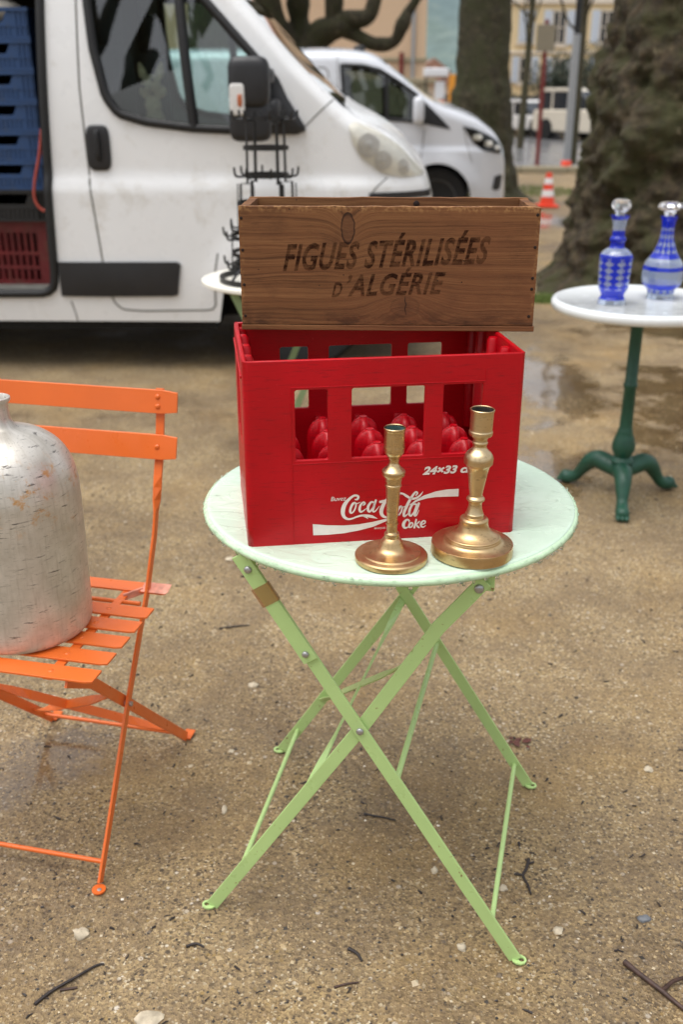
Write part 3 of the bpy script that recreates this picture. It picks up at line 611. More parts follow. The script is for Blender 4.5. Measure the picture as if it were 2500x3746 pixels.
# ---------------------------------------------------------------- wooden fig box on the crate
BW, BD, BH = .443, .148, .182; BYAW = -1.94; BZ = TZ + CH + .0008
def fig_box():
    c, s = math.cos(R(BYAW)), math.sin(R(BYAW)); u, v = BW / 2, BD / 2
    t = thing('wooden_box', 'old brown wooden box stencilled with black French lettering on the red crate', 'box', (-.152 + u * c - v * s, 1.518 + u * s + v * c, BZ), BYAW)
    hw, hd = BW / 2, BD / 2
    def board(name, x0, x1, y0, y1, z0, z1, mat, n=22, jit=.0006, axis='x'):
        b = B(); rg = random.Random(hash(name) % 99 + int(x0 * 1000) + int(y0 * 1000)); rows = []
        # a board whose top edge is a little uneven
        for k in range(n + 1):
            f = k / n
            if axis == 'x': a, e = (x0 + (x1 - x0) * f, y0), (x0 + (x1 - x0) * f, y1)
            else: a, e = (x0, y0 + (y1 - y0) * f), (x1, y0 + (y1 - y0) * f)
            j = rg.uniform(-jit, jit); rows.append([(a[0], a[1], z0), (e[0], e[1], z0), (e[0], e[1], z1 + j), (a[0], a[1], z1 + j + rg.uniform(-jit, jit) * .5), (a[0], a[1], z0)])
        b.grid(rows); m = len(rows) - 1; b.add(rows[0][:4], [(0, 1, 2, 3)]); b.add(rows[m][:4], [(3, 2, 1, 0)])
        return b.obj(name, mat, t, None, .0008, weld=True)
    zb = .0085
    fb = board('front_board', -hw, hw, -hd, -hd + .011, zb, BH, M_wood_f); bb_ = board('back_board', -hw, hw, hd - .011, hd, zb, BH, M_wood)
    board('end_board', -hw + .0005, -hw + .014, -hd + .0112, hd - .0112, zb, BH - .001, M_wood, 8, axis='y'); board('end_board', hw - .014, hw - .0005, -hd + .0112, hd - .0112, zb, BH - .0015, M_wood, 8, axis='y')
    board('bottom_board', -hw - .001, hw + .002, -hd - .0012, hd, 0, zb - .0007, M_wood, jit=.0002)
    for (u, z) in ((.004, .165), (.0045, .119), (.005, .068), (.005, .021), (.4385, .171), (.438, .125), (.4375, .080), (.4375, .064), (.436, .023)):
        n = B(); n.lathe([(.0024, -.0002), (.0022, .0006), (.0008, .0009)], 10); q = n.obj('nail', M_nail, t, 50); q.rotation_euler = (R(90), 0, 0); q.location = (u - hw, -hd - .0002, z)
    n = B(); n.lathe([(.005, 0), (.005, .003), (.002, .004)], 10); q = n.obj('nail', M_nail, t, 50); q.rotation_euler = (R(90), 0, 0); q.location = (.045, hd - .0112, BH - .009)
    ck = B(); ck.bar([(.027, -hd - .0003, .052), (.0265, -hd - .0003, .046), (.0285, -hd - .0003, .040), (.0265, -hd - .0003, .034), (.029, -hd - .0003, .024)], [.0004, .001, .0013, .001, .0003], .0004, (1, 0, 0)); ck.obj('crack', M_nail, fb)
    def line(s, u0, z0, u1, z1, cap, shear, off):
        me = text_mesh(s, 1, shear, off, 1, 1.10); xs_ = [q.co.x for q in me.vertices]; mn, mx = min(xs_), max(xs_); caph = CAP
        sl = (z1 - z0) / (u1 - u0)
        for q in me.vertices:
            x = (q.co.x - mn) / (mx - mn) * (u1 - u0); y = q.co.y / caph * cap; q.co = (u0 + x - hw, -hd - .0004, z0 + sl * x + y)
        link('lettering', me, M_ink, fb)
    pm = text_mesh('FIGUES'); CAP = max(q.co.y for q in pm.vertices)
    line('FIGUES ST\u00c9RILIS\u00c9ES', .064, .0900, .3725, .1030, .0365, .36, .030)
    line('D\u2019ALG\u00c9RIE'[1:], .1600, .0525, .3085, .0575, .0305, .36, .026); line('D', .1371, .0512, .1535, .052, .0205, .36, .026)
fig_box()

# ---------------------------------------------------------------- two brass candlesticks
def candlestick(label, loc, lean, rows, sc, base_y, mats, inner, split):
    """rows = (radius, height) read off in drawing units; split = heights that separate base, stem and socket"""
    t = thing('candlestick', label, 'candlestick', loc, 0, 'brass candlesticks on the mint table'); t.rotation_euler = (lean[0], lean[1], 0)
    prof = [(r / sc, (base_y - y) / sc) for y, r in rows][::-1]
    zt = prof[-1][1]; parts = (('foot', 0, split[0]), ('stem', split[0], split[1]), ('socket', split[1], 9))
    sm = [tuple(q) for q in catmull([(r, z, 0) for r, z in prof], 4)]; sm = [(r, z) for r, z, _ in sm]
    for nm, a, b_ in parts:
        q = [(r, z) for r, z in sm if a - 1e-6 <= z <= b_ + 1e-6]
        if nm == 'foot': q = [(q[0][0] * .9, .0)] + [(q[0][0], .0008)] + q[1:]
        bb = B()
        if nm == 'socket':
            rt = q[-1][0]; q = q + [(rt - .0006, zt + .0006), (rt - .0016, zt), (rt - .002, zt - .02), (.001, zt - .021)]
        bb.lathe(q, 48); o = bb.obj(nm, M_brass_foot if nm == 'foot' else mats, t, 38)
        if nm == 'socket':
            i = B(); i.lathe([(rt - .0022, zt - .018), (rt - .0021, zt - .0015)], 32); i.v = [(x, y, z) for x, y, z in i.v]; i.f = i.f[:-2]; i.add([((rt - .0022) * math.cos(2 * PI * k / 32), (rt - .0022) * math.sin(2 * PI * k / 32), zt - .018) for k in range(32)], [tuple(range(32))]); i.obj('socket_lining', inner, o, 50)
rows1 = [(362, 87), (378, 86), (392, 81), (440, 81), (510, 81), (514, 84), (524, 84), (530, 82), (556, 79), (580, 68), (602, 52), (622, 42), (648, 40), (676, 52), (700, 76), (716, 93), (742, 94), (756, 88), (768, 72), (786, 68), (826, 63), (834, 67), (846, 67), (852, 60), (870, 58), (1000, 52), (1156, 43), (1162, 49), (1178, 49), (1184, 43), (1215, 43), (1244, 46), (1252, 58), (1272, 62), (1292, 61), (1298, 68), (1320, 84), (1345, 94), (1372, 108), (1392, 132), (1406, 172), (1415, 225), (1418, 240), (1424, 243), (1428, 252), (1438, 288), (1446, 297), (1452, 299), (1488, 297)]
candlestick('smaller slender brass candlestick with green stained socket, in front of the crate lettering', (.0705, 1.277, TZ + .0008), (0, R(.4)), rows1, 5780, 1490, M_brass, M_verdigris, ((1490 - 1292) / 5780, (1490 - 622) / 5780))
rows2 = [(212, 97), (228, 95), (244, 91), (300, 90), (378, 89), (388, 94), (406, 95), (422, 90), (436, 70), (455, 57), (474, 57), (480, 62), (492, 62), (500, 56), (516, 54), (540, 66), (566, 95), (590, 110), (616, 117), (646, 116), (656, 116), (662, 112), (682, 96), (720, 84), (800, 71), (870, 60), (932, 52), (940, 57), (956, 72), (972, 73), (984, 62), (996, 55), (1020, 54), (1050, 60), (1084, 70), (1094, 76), (1118, 77), (1124, 96), (1136, 114), (1150, 118), (1170, 117), (1200, 124), (1232, 140), (1258, 168), (1276, 205), (1284, 226), (1296, 228), (1304, 232), (1318, 236), (1332, 256), (1342, 292), (1348, 326), (1354, 336), (1440, 337)]
candlestick('larger brass candlestick with a broad heavy base, at the right end of the red crate', (.1875, 1.300, TZ + .0008), (0, R(1.2)), rows2, 5750, 1442, M_brass2, M_socket_dark, ((1442 - 1118) / 5750, (1442 - 455) / 5750))

# ---------------------------------------------------------------- orange folding chair
def chair():
    t = thing('folding_chair', 'orange slatted metal folding garden chair holding the aluminium jug', 'chair', (-.5577, 1.657, 0), -12.93)
    SP = .172
    up = [(-.218, .004), (-.130, .138), (-.043, .274), (.035, .385), (.082, .448), (.108, .497), (.135, .545), (.158, .612), (.172, .655), (.186, .69), (.203, .763), (.211, .812)]
    for s in (-1, 1):
        pts = resample([(s * SP, a, z) for a, z in up], 40); wd = []
        for q in pts:
            f = min(1, max(0, (q.z - .585) / .06)); an = f * PI / 2
            wd.append(Vector((math.sin(an) * s, math.cos(an), -.25 * math.cos(an))))
        b = B(); b.bar(pts, .0165, .005, wd); o = b.obj('upright', M_orange, t, None, .0008)
        f = B(); f.lathe([(.0125, 0), (.0125, .003)], 14, (0, 0, 0)); q = f.obj('foot', M_orange, o); q.location = (s * SP + s * .004, -.232, .0005)
        h = B(); h.lathe([(.004, 0), (.004, .0012), (.002, .002)], 10); q = h.obj('rivet', M_steel, o, 50); q.location = (s * SP + s * .006, -.234, .0035)
        b = B(); l2 = [(-.232, .4375), (-.150, .385), (-.034, .271), (.235, .006)]; b.bar([(s * (SP - .009), a, z) for a, z in l2], .021, .005, (0, .7, 1)); o2 = b.obj('leg', M_orange, t, None, .0008)
        f = B(); f.box(-.011, .011, -.004, .03, 0, .004); q = f.obj('foot', M_orange, o2, None, .001); q.location = (s * (SP - .009), .235, .001)
        rv = B(); rv.tube([(s * (SP - .016), -.040, .2725), (s * (SP + .007), -.040, .2725)], .0048, 10); rv.obj('rivet', M_steel, t, 50)
        rl = B(); rl.bar([(s * (SP - .042), -.235, .4405), (s * (SP - .042), .092, .4405)], .017, .004, (1, 0, 0)); rl.obj('seat_rail', M_orange, t, None, .0006)
        lk = B(); lk.bar([(s * (SP - .04), .06, .440), (s * (SP - .012), .088, .444)], .014, .004, (1, 1, 0)); lk.obj('seat_link', M_orange_bare, t, None, .0006)
    for k, y in enumerate((-.2205, -.1635, -.1075, -.0525, .0005)):
        b = B(); n = 12; w2 = .0195; L = .212
        poly = [(-L, w2), (-L, -w2 + .004), (-L + .012, -w2), (L - .012, -w2), (L, -w2 + .004), (L, w2)]
        b.prism(poly, .4435, .4475, lambda a, c, h_: (a, y + c, h_)); o = b.obj('seat_slat', M_orange, t, None, .0008)
        for s in (-1, 1):
            r_ = B(); r_.lathe([(.0052, 0), (.0045, .001), (.0015, .0014)], 12); q = r_.obj('rivet', M_orange, o, 60); q.location = (s * (SP - .042), y, .4474)
    b = B(); b.prism([(-.212, .012), (-.212, -.009), (-.208, -.012), (.204, -.012), (.208, -.009), (.208, .012)], .4455, .4495, lambda a, c, h_: (a, .092 + c, h_ + c * .3)); b.obj('seat_slat', M_orange, t, None, .0008)
    pb = B(); pb.prism([(.158, .013), (.158, -.013), (.208, -.013), (.2125, -.008), (.2125, .013)], .4494, .4502, lambda a, c, h_: (a, .092 + c, h_ + c * .3)); pb.obj('bare_patch', M_orange_bare, t)
    rd = B(); rd.tube([(-SP, .046, .438), (SP, .046, .438)], .0045, 10); rd.obj('cross_bar', M_orange, t, 50)
    for (z0, z1, ya, yb, nb) in ((.768, .812, .2005, .2085, 2), (.683, .729, .180, .192, 1)):
        b = B(); n = 14
        prof = []
        for k in range(n + 1):
            x = -.211 + .422 * k / n; cv = 0; e = .004 if k in (0, n) else 0
            prof.append([(x, ya - .006 + cv, z0 + e), (x, ya - .010 + cv, z0 + e), (x, yb - .010 + cv, z1 - e), (x, yb - .006 + cv, z1 - e), (x, ya - .006 + cv, z0 + e)])
        b.grid(prof); b.add(prof[0][:4], [(0, 1, 2, 3)]); b.add(prof[-1][:4], [(3, 2, 1, 0)]); o = b.obj('back_slat', M_orange, t, 40, .0008, weld=True)
        for s in (-1, 1):
            for k in range(nb):
                r_ = B(); r_.lathe([(.0055, 0), (.0048, .0018), (.002, .003)], 12); q = r_.obj('rivet', M_orange, o, 60); q.rotation_euler = (R(90), 0, 0); zz = (z0 + z1) / 2 + (.009 - .018 * k if nb == 2 else 0); q.location = (s * SP, ya + (yb - ya) * (zz - z0) / (z1 - z0) - .0098, zz)
    def rod(y, z, w=SP): b = B(); b.tube([(-w, y, z), (w, y, z)], .0045, 10); b.obj('cross_bar', M_orange, t, 50)
    rod(-.198, .035); rod(.205, .035, SP - .01)
    for (x0, x1) in ((-1, 1), (1, -1)):
        p = Vector((x0 * (SP - .014), .060, .176)); q = Vector((x1 * (SP - .014), .196, .044)) if x0 < 0 else Vector((x1 * (SP - .014), .168, .072)); p = Vector((x0 * (SP - .014), -.06, .30)) if x0 > 0 else Vector((x0 * (SP - .014), -.02, .262))
        pts = [p.lerp(q, k / 20) for k in range(21)]; wd = []
        for k in range(21):
            s = k / 20; a = PI / 2 * (1 if .3 < s < .7 else (s / .3 if s <= .3 else (1 - s) / .3)); wd.append(Vector((0, .7, -.7)) * math.cos(a) + Vector((0, .7, .7)) * math.sin(a))
        b = B(); b.bar(pts, .019, .0028, wd); b.obj('brace', M_orange, t)
chair()

# ---------------------------------------------------------------- aluminium jug on the chair
def jug():
    t = thing('aluminium_jug', 'large scuffed bare aluminium jug with narrow neck standing on the orange chair', 'jug', (-.568, 1.568, .4478))
    prof = [(.100, .0), (.111, .002), (.117, .008), (.1195, .020), (.1205, .06), (.1215, .16), (.1215, .250), (.1195, .278), (.1135, .305), (.1020, .328), (.0850, .346), (.0640, .359), (.0420, .3665), (.0300, .372), (.0230, .382), (.0212, .395), (.0205, .412)]
    sm = [(q.x, q.y) for q in catmull([(r, z, 0) for r, z in prof], 4)]
    b = B(); b.lathe(sm, 72); o = b.obj('body', M_jug, t, 60)
    n = B(); n.lathe([(.0200, .405), (.0212, .412), (.0245, .4135), (.0262, .417), (.0258, .4205), (.0235, .4215), (.0215, .419), (.0205, .400), (.001, .399)], 40); n.obj('neck_ring', M_jug, o, 50)
jug()

# ---------------------------------------------------------------- vans
def sm01(x): x = max(0, min(1, x)); return x * x * (3 - 2 * x)
class Van:
    def __init__(s, root, top, a0, a1, width, wn, ln, belt, tumble, crease, sill, wheels, rr=.09):
        s.t = root; s.top = top; s.a0, s.a1, s.w, s.wn, s.ln = a0, a1, width, wn, ln; s.belt, s.tum, s.cr, s.sill, s.wh, s.rr = belt, tumble, crease, sill, wheels, rr
    def zt(s, a):
        return sum(lerp_tab(s.top, a + d) for d in (-.05, -.025, 0, .025, .05)) / 5 if a < s.a1 - .08 else lerp_tab(s.top, a)
    def zb(s, a):
        z = s.sill
        for (wa, wz, r) in s.wh:
            d = abs(a - wa)
            if d < r: z = max(z, wz + math.sqrt(r * r - d * d))
        return min(z, s.zt(a) - .05)
    def b(s, a, z):
        q = 0
        if z > s.belt: q += s.tum * (z - s.belt) ** 2
        q -= .024 * sm01((s.cr + .02 - z) / .06)
        if z < .5: q += .30 * (.5 - z) ** 2
        for (wa, wz, r) in s.wh:
            d = math.hypot(a - wa, z - wz) - r
            if d < .14: q -= .018 * (1 - sm01(d / .14)) * sm01((z - wz) / .2)
        d = (a - (s.a1 - s.ln)) / s.ln
        if d > 0: q += s.wn * (1 - math.sqrt(max(0, 1 - min(1, d) ** 2)))
        dz = s.zt(a) - z
        if dz < s.rr: q += s.rr * (1 - math.sqrt(max(0, 1 - (1 - max(0, dz) / s.rr) ** 2)))
        return q
    def P(s, a, z, off=0): return (a, s.b(a, z) - off, z)
    def shell(s, name, mat, holes_near, holes_far, ws, wmat, step=.03, nz=64):
        n = int((s.a1 - s.a0) / step); A = [s.a0 + (s.a1 - s.a0) * k / n for k in range(n + 1)]
        near = []; far = []; Z = []
        for a in A:
            zb, zt = s.zb(a), s.zt(a); z0_ = min(s.sill, zt - .05); zz = [max(zb, z0_ + (zt - z0_) * (1 - (1 - k / nz) ** 1.25)) for k in range(nz + 1)]; Z.append(zz)
            near.append([(a, s.b(a, z), z) for z in zz]); far.append([(a, s.w - s.b(a, z), z) for z in zz])
        def keep(h): return lambda i, k: not any(inside(q, (A[i] + A[i + 1]) / 2, (Z[i][k] + Z[i][k + 1] + Z[i + 1][k] + Z[i + 1][k + 1]) / 4) for q in h)
        b = B(); b.grid(near, keep(holes_near)); b.grid(far, keep(holes_far))
        tops = []
        for i, a in enumerate(A):
            p, q = Vector(near[i][-1]), Vector(far[i][-1]); row = []
            for k in range(9):
                f = k / 8; e = p.lerp(q, f); e.z += .05 * (1 - (2 * f - 1) ** 2); row.append(e)
            tops.append(row)
        b.grid(tops, lambda i, k: not (ws[0] < (A[i] + A[i + 1]) / 2 < ws[1]))
        for e in (0, n): b.add(near[e] + far[e][::-1], [tuple(range(2 * nz + 2))])
        o = b.obj(name, mat, s.t, 35, weld=True)
        w = B(); w.grid([[q - Vector((0, 0, .004)) for q in r] for r in tops], lambda i, k: ws[0] < (A[i] + A[i + 1]) / 2 < ws[1]); w.obj('windscreen', wmat, s.t, 60)
        return o
    def patch(s, name, up, lo, mat, off=.004, bulge=0, nx=24, ny=8, parent=None, far=False):
        u = resample([(a, z, 0) for a, z in up], nx); l = resample([(a, z, 0) for a, z in lo], nx); rows = []
        for j in range(ny + 1):
            f = j / ny; row = []
            for i in range(nx):
                q = l[i].lerp(u[i], f); e = bulge * (1 - (2 * f - 1) ** 2) * math.sin(PI * min(1, max(0, i / (nx - 1)))) ** .5 if bulge else 0
                x = s.P(q.x, q.y, off + e); row.append((x[0], s.w - x[1], x[2]) if far else x)
            rows.append(row)
        b = B(); b.grid(rows)
        # turned edge back into the body
        ring = [rows[0][i] for i in range(nx)] + [rows[j][-1] for j in range(1, ny + 1)] + [rows[-1][i] for i in range(nx - 2, -1, -1)] + [rows[j][0] for j in range(ny - 1, 0, -1)]
        sg = -1 if far else 1; b.grid([ring + ring[:1], [(x, y + sg * (off + .004), z) for x, y, z in ring + ring[:1]]])
        return b.obj(name, mat, parent or s.t, 40, weld=True)
    def line(s, name, pts, mat, r=.005, off=0, closed=False, n=40, parent=None, far=False):
        q = resample([(a, z, 0) for a, z in pts], n); P = [s.P(v.x, v.y, off) for v in q]
        if far: P = [(x, s.w - y, z) for x, y, z in P]
        if closed: P = P[:-1]
        b = B(); b.tube(P, r, 8, closed=closed); return b.obj(name, mat, parent or s.t, 60)
def blob(b, c, h, p=.5, n=20, m=12):
    """rounded box: superellipsoid"""
    f = lambda v: math.copysign(abs(v) ** p, v); rows = []
    for j in range(m + 1):
        t = -PI / 2 + PI * j / m; rows.append([(c[0] + h[0] * f(math.cos(t)) * f(math.cos(2 * PI * k / n)), c[1] + h[1] * f(math.cos(t)) * f(math.sin(2 * PI * k / n)), c[2] + h[2] * f(math.sin(t))) for k in range(n + 1)])
    return b.grid(rows)
def wheel(t, a, b_, z, r, mat_rim, steel=True):
    w = B(); w.lathe([(r * .62, -.09), (r * .70, -.105), (r * .93, -.105), (r, -.08), (r, .08), (r * .93, .105), (r * .62, .1)], 40); o = w.obj('tyre', M_tyre, None, 40)
    q = B(); q.lathe([(.001, -.065), (r * .14, -.075), (r * .2, -.055), (r * .34, -.05), (r * .52, -.07), (r * .6, -.092), (r * .655, -.095), (r * .655, .09), (.001, .08)], 40); rm = q.obj('rim', mat_rim, None, 40)
    root = bpy.data.objects.new('wheel', None); COL.objects.link(root); root.parent = t; root.location = (a, b_, z); root.rotation_euler = (R(90), 0, 0); root.scale = (1, 1, -1) if False else (1, 1, 1)
    o.parent = root; rm.parent = root; rm.scale = (1, 1, -1); o.scale = (1, 1, -1)
    h = B()
    for k in range(10):
        x = 2 * PI * k / 10; h.box(-.013, .013, r * .40, r * .53, .047, .066, Matrix.Rotation(x, 4, 'Z'))
    q = h.obj('vent', M_dark, root); return root

def big_van():
    t = thing('delivery_van', 'big white cargo van with open side door full of plastic crates', 'van', (-1.4, 5.063, 0), -1.2)
    top = [(-3.3, 2.18), (.35, 2.18), (.52, 2.12), (.969, 1.711), (1.17, 1.485), (1.428, 1.245), (1.50, 1.212), (1.58, 1.172), (1.682, 1.114), (1.80, .985), (1.835, .93), (1.86, .86)]
    v = Van(t, top, -3.3, 1.862, 1.95, .36, .50, 1.12, .13, .945, .258, [(1.205, .33, .405), (-2.15, .33, .40)])
    win = [(.235, 1.86), (.232, 1.716), (.247, 1.52), (.290, 1.316), (.345, 1.240), (.473, 1.203), (.70, 1.176), (.886, 1.168), (1.19, 1.172), (1.088, 1.385), (.792, 1.700), (.62, 1.87)]
    opening = [(-1.25, .40), (-.07, .40), (-.035, .45), (-.022, .866), (.016, 1.72), (.02, 1.95), (-1.25, 1.95)]
    body = v.shell('body', M_van, [win, opening], [win], (.55, 1.41), M_wscreen)
    # window: rubber seal, dividing bar and panes, both sides of the cab
    for far in (False, True):
        sl = v.line('window_seal', win + win[:1], M_rubber, .021, .003, True, 90, far=far)
        b = B()
        dl = [(.650, 1.835), (.676, 1.45), (.703, 1.172)]; v.line('window_divider', dl, M_rubber, .024, .002, n=12, far=far)
        rowu = [(.235, 1.86), (.62, 1.87), (.645, 1.845)]; n_ = 18
        pane1 = [(a, z) for a, z in win]
        g_ = B(); P = [v.P(a, z, -.004) for a, z in [(.235, 1.86), (.232, 1.716), (.247, 1.52), (.290, 1.316), (.345, 1.240), (.473, 1.203), (.70, 1.176), (.676, 1.45), (.655, 1.838), (.62, 1.87)]]
        g2 = B(); P2 = [v.P(a, z, -.004) for a, z in [(.70, 1.176), (.886, 1.168), (1.19, 1.172), (1.088, 1.385), (.792, 1.700), (.655, 1.838), (.676, 1.45)]]
        if far: P = [(x, v.w - y, z) for x, y, z in P]; P2 = [(x, v.w - y, z) for x, y, z in P2]
        def fan(bb, Q, nm): bb.add(Q, [tuple(range(len(Q)))]); bb.obj(nm, M_vglass, t)
        fan(g_, P, 'window_pane'); fan(g2, P2, 'quarter_pane')
    # mirror base, mirror
    v.patch('mirror_base', [(.93, 1.31), (1.00, 1.475), (1.09, 1.392), (1.16, 1.29), (1.225, 1.19)], [(.93, 1.172), (1.0, 1.152), (1.09, 1.148), (1.19, 1.148), (1.232, 1.165)], M_bplast, .020, .015)
    mr = B(); blob(mr, (.995, -.225, 1.372), (.092, .074, .108), .42); m_ = mr.obj('mirror', M_bplast, t, 40)
    q = B(); blob(q, (.995, -.215, 1.212), (.095, .064, .088), .42); q.obj('lower_mirror', M_bplast, m_, 40)
    q = B(); blob(q, (1.055, -.10, 1.40), (.04, .10, .035), .5); blob(q, (1.075, -.10, 1.25), (.05, .10, .055), .5); q.obj('mirror_arm', M_bplast, m_, 40)
    q = B(); blob(q, (.945, -.291, 1.302), (.034, .014, .066), .35); sg = q.obj('turn_signal', M_whitelens, m_, 40)
    q = B(); blob(q, (.958, -.3005, 1.298), (.012, .008, .028), .6); q.obj('amber_lens', M_amber, sg, 40)
    # door seam, sill joints, handle, moulding
    v.line('door_seam', [(.196, 2.1), (.181, 1.716), (.171, 1.354), (.183, .928), (.224, .45), (.259, .345), (.300, .318), (.40, .312), (.74, .318), (.765, .33), (.772, .50), (.79, .60)], M_groove, .0055, -.0025, n=90)
    v.line('bonnet_seam', [(1.225, 1.18), (1.30, 1.25), (1.36, 1.30)], M_groove, .0035, -.001, n=14)
    v.line('sill_seam', [(.035, .36), (.05, .30), (.055, .262)], M_groove, .004, -.0015, n=10)
    v.line('bumper_seam', [(1.62, .95), (1.57, .91), (1.535, .865)], M_groove, .0035, -.0015, n=10)
    v.patch('side_moulding', [(-.006, .556), (.20, .556), (.598, .558), (.603, .548)], [(-.006, .388), (.20, .386), (.572, .390), (.580, .396)], M_bplast, .016, .004)
    v.patch('bumper_strip', [(1.535, .884), (1.70, .884), (1.85, .884)], [(1.53, .852), (1.70, .852), (1.85, .852)], M_bplast, .006)
    h = B(); blob(h, (.239, v.b(.239, 1.09) - .002, 1.087), (.057, .016, .103), .45); hd = h.obj('door_handle', M_bplast, t, 40)
    h = B(); blob(h, (.239, v.b(.239, 1.09) - .026, 1.100), (.014, .016, .070), .6); h.obj('grip', M_rubber, hd, 40)
    # headlamp
    up = [(1.436, 1.188), (1.462, 1.206), (1.58, 1.160), (1.682, 1.096), (1.76, 1.02), (1.808, .968)]; lo = [(1.436, 1.180), (1.455, 1.105), (1.50, 1.038), (1.603, .970), (1.70, .950), (1.806, .956)]
    hl = v.patch('headlamp', up, lo, M_reflector, .003, 0)
    v.patch('headlamp_lens', up, lo, M_lens, .012, .020, parent=hl)
    for (a, z, r) in ((1.53, 1.10, .055), (1.60, 1.03, .045), (1.70, 1.0, .035)):
        q = B(); q.lathe([(r, 0), (r * .95, -.012), (r * .6, -.006), (r * .25, .006), (.002, .008)], 20); o = q.obj('lamp_bowl', M_whitelens, hl, 50); p = v.P(a, z, .012); o.location = p; o.rotation_euler = (R(90), 0, R(15))
    # wiper at the foot of the windscreen
    q = B(); q.tube([(1.17, .10, 1.47), (1.30, .13, 1.345), (1.44, .16, 1.225)], .010, 6); q.tube([(1.36, .14, 1.30), (1.48, .18, 1.20)], .016, 6); q.obj('wiper', M_rubber, t, 60)
    # load opening: seal, step, load floor and linings
    v.line('opening_seal', [(.02, 1.95), (.016, 1.72), (-.022, .866), (-.034, .47), (-.05, .42), (-.09, .40), (-.3, .398), (-1.25, .398)], M_rubber, .022, .004, n=80)
    b = B(); b.box(-3.2, .10, .03, 1.88, .36, .405); b.obj('load_floor', M_greyint, t)
    b = B(); b.box(-1.25, -.06, .012, .09, .405, .418); b.box(-1.25, -.06, .03, .06, .418, .432); b.obj('sill_step', M_metalsill, t)
    b = B(); b.box(-3.2, .10, 1.80, 1.86, .41, 2.1); b.box(.06, .10, .10, 1.80, .41, 2.1); b.box(-3.2, .10, .2, 1.8, 2.06, 2.1); b.obj('load_lining', M_dark, t)
    b = B(); b.box(-3.2, .75, .08, 1.86, .20, .35); b.box(.75, 1.7, .45, 1.5, .20, .5); b.obj('underbody', M_dark, t)
    b = B(); b.box(.11, .80, .10, 1.84, .36, .50); b.box(.82, 1.45, .12, 1.82, .55, 1.02); b.box(.95, 1.40, .12, 1.82, 1.02, 1.14); b.obj('cab_floor', M_dark, t, None, .02)
    for yy in (.45, 1.42):
        b = B(); blob(b, (.52, yy, .80), (.28, .25, .13), .4); blob(b, (.24, yy, 1.15), (.075, .24, .40), .4); blob(b, (.235, yy, 1.64), (.05, .13, .11), .5); b.obj('seat', M_seat, t, 40)
    wheel(t, 1.205, .16, .33, .33, M_rim); wheel(t, -2.15, .16, .33, .33, M_rim)
    ya = B(); blob(ya, (.52, .42, 1.02), (.20, .17, .12), .6); blob(ya, (.86, .30, 1.12), (.12, .12, .055), .7)
    n_ = ya.obj('yellow_blanket', M_yellow, None, 60); tag(n_, 'yellow blanket heaped on the seat inside the cab of the big white van', 'blanket'); n_.matrix_world = Matrix.Translation((-1.4, 5.063, 0)) @ Matrix.Rotation(R(-1.2), 4, 'Z')
    return t, v
VAN, vv = big_van()
VM = Matrix.Translation((-1.4, 5.063, 0)) @ Matrix.Rotation(R(-1.2), 4, 'Z')
def dog():
    t = thing('dog', 'small fawn dog with pricked ears looking out of the white van window', 'dog', VM @ Vector((.475, .20, 1.135)), -8)
    mb = bpy.data.metaballs.new('mb'); mb.resolution = .012; mb.threshold = .3
    def el(c, r, s=(1, 1, 1)):
        e = mb.elements.new(type='ELLIPSOID'); e.co = c; e.radius = r; e.size_x, e.size_y, e.size_z = s; e.stiffness = 2
    el((0, .02, .06), .13, (.55, .55, .75)); el((0, .0, .14), .11, (.55, .55, .6)); el((0, -.02, .235), .11, (.62, .58, .55)); el((0, -.085, .215), .06, (.55, .8, .45)); el((-.04, .01, .20), .07, (.6, .6, .6)); el((.04, .01, .20), .07, (.6, .6, .6))
    for s in (-1, 1):
        for k in range(5): el((s * (.042 + .004 * k), .0, .278 + .014 * k), .045 - .006 * k, (.7, .4, .8))
        el((s * .045, -.05, .0), .06, (.5, .5, 1.0))
    o = bpy.data.objects.new('mb', mb); COL.objects.link(o); dg = bpy.context.evaluated_depsgraph_get(); dg.update(); me = bpy.data.meshes.new_from_object(o.evaluated_get(dg)); bpy.data.objects.remove(o)
    body = link('body', me, M_fur, t, 180)
    for s in (-1, 1):
        b = B(); blob(b, (s * .028, -.078, .252), (.009, .006, .009), 1); b.obj('eye', M_nose, body, 60)
    b = B(); blob(b, (0, -.134, .222), (.011, .008, .008), .8); b.obj('nose', M_nose, body, 60)
dog()

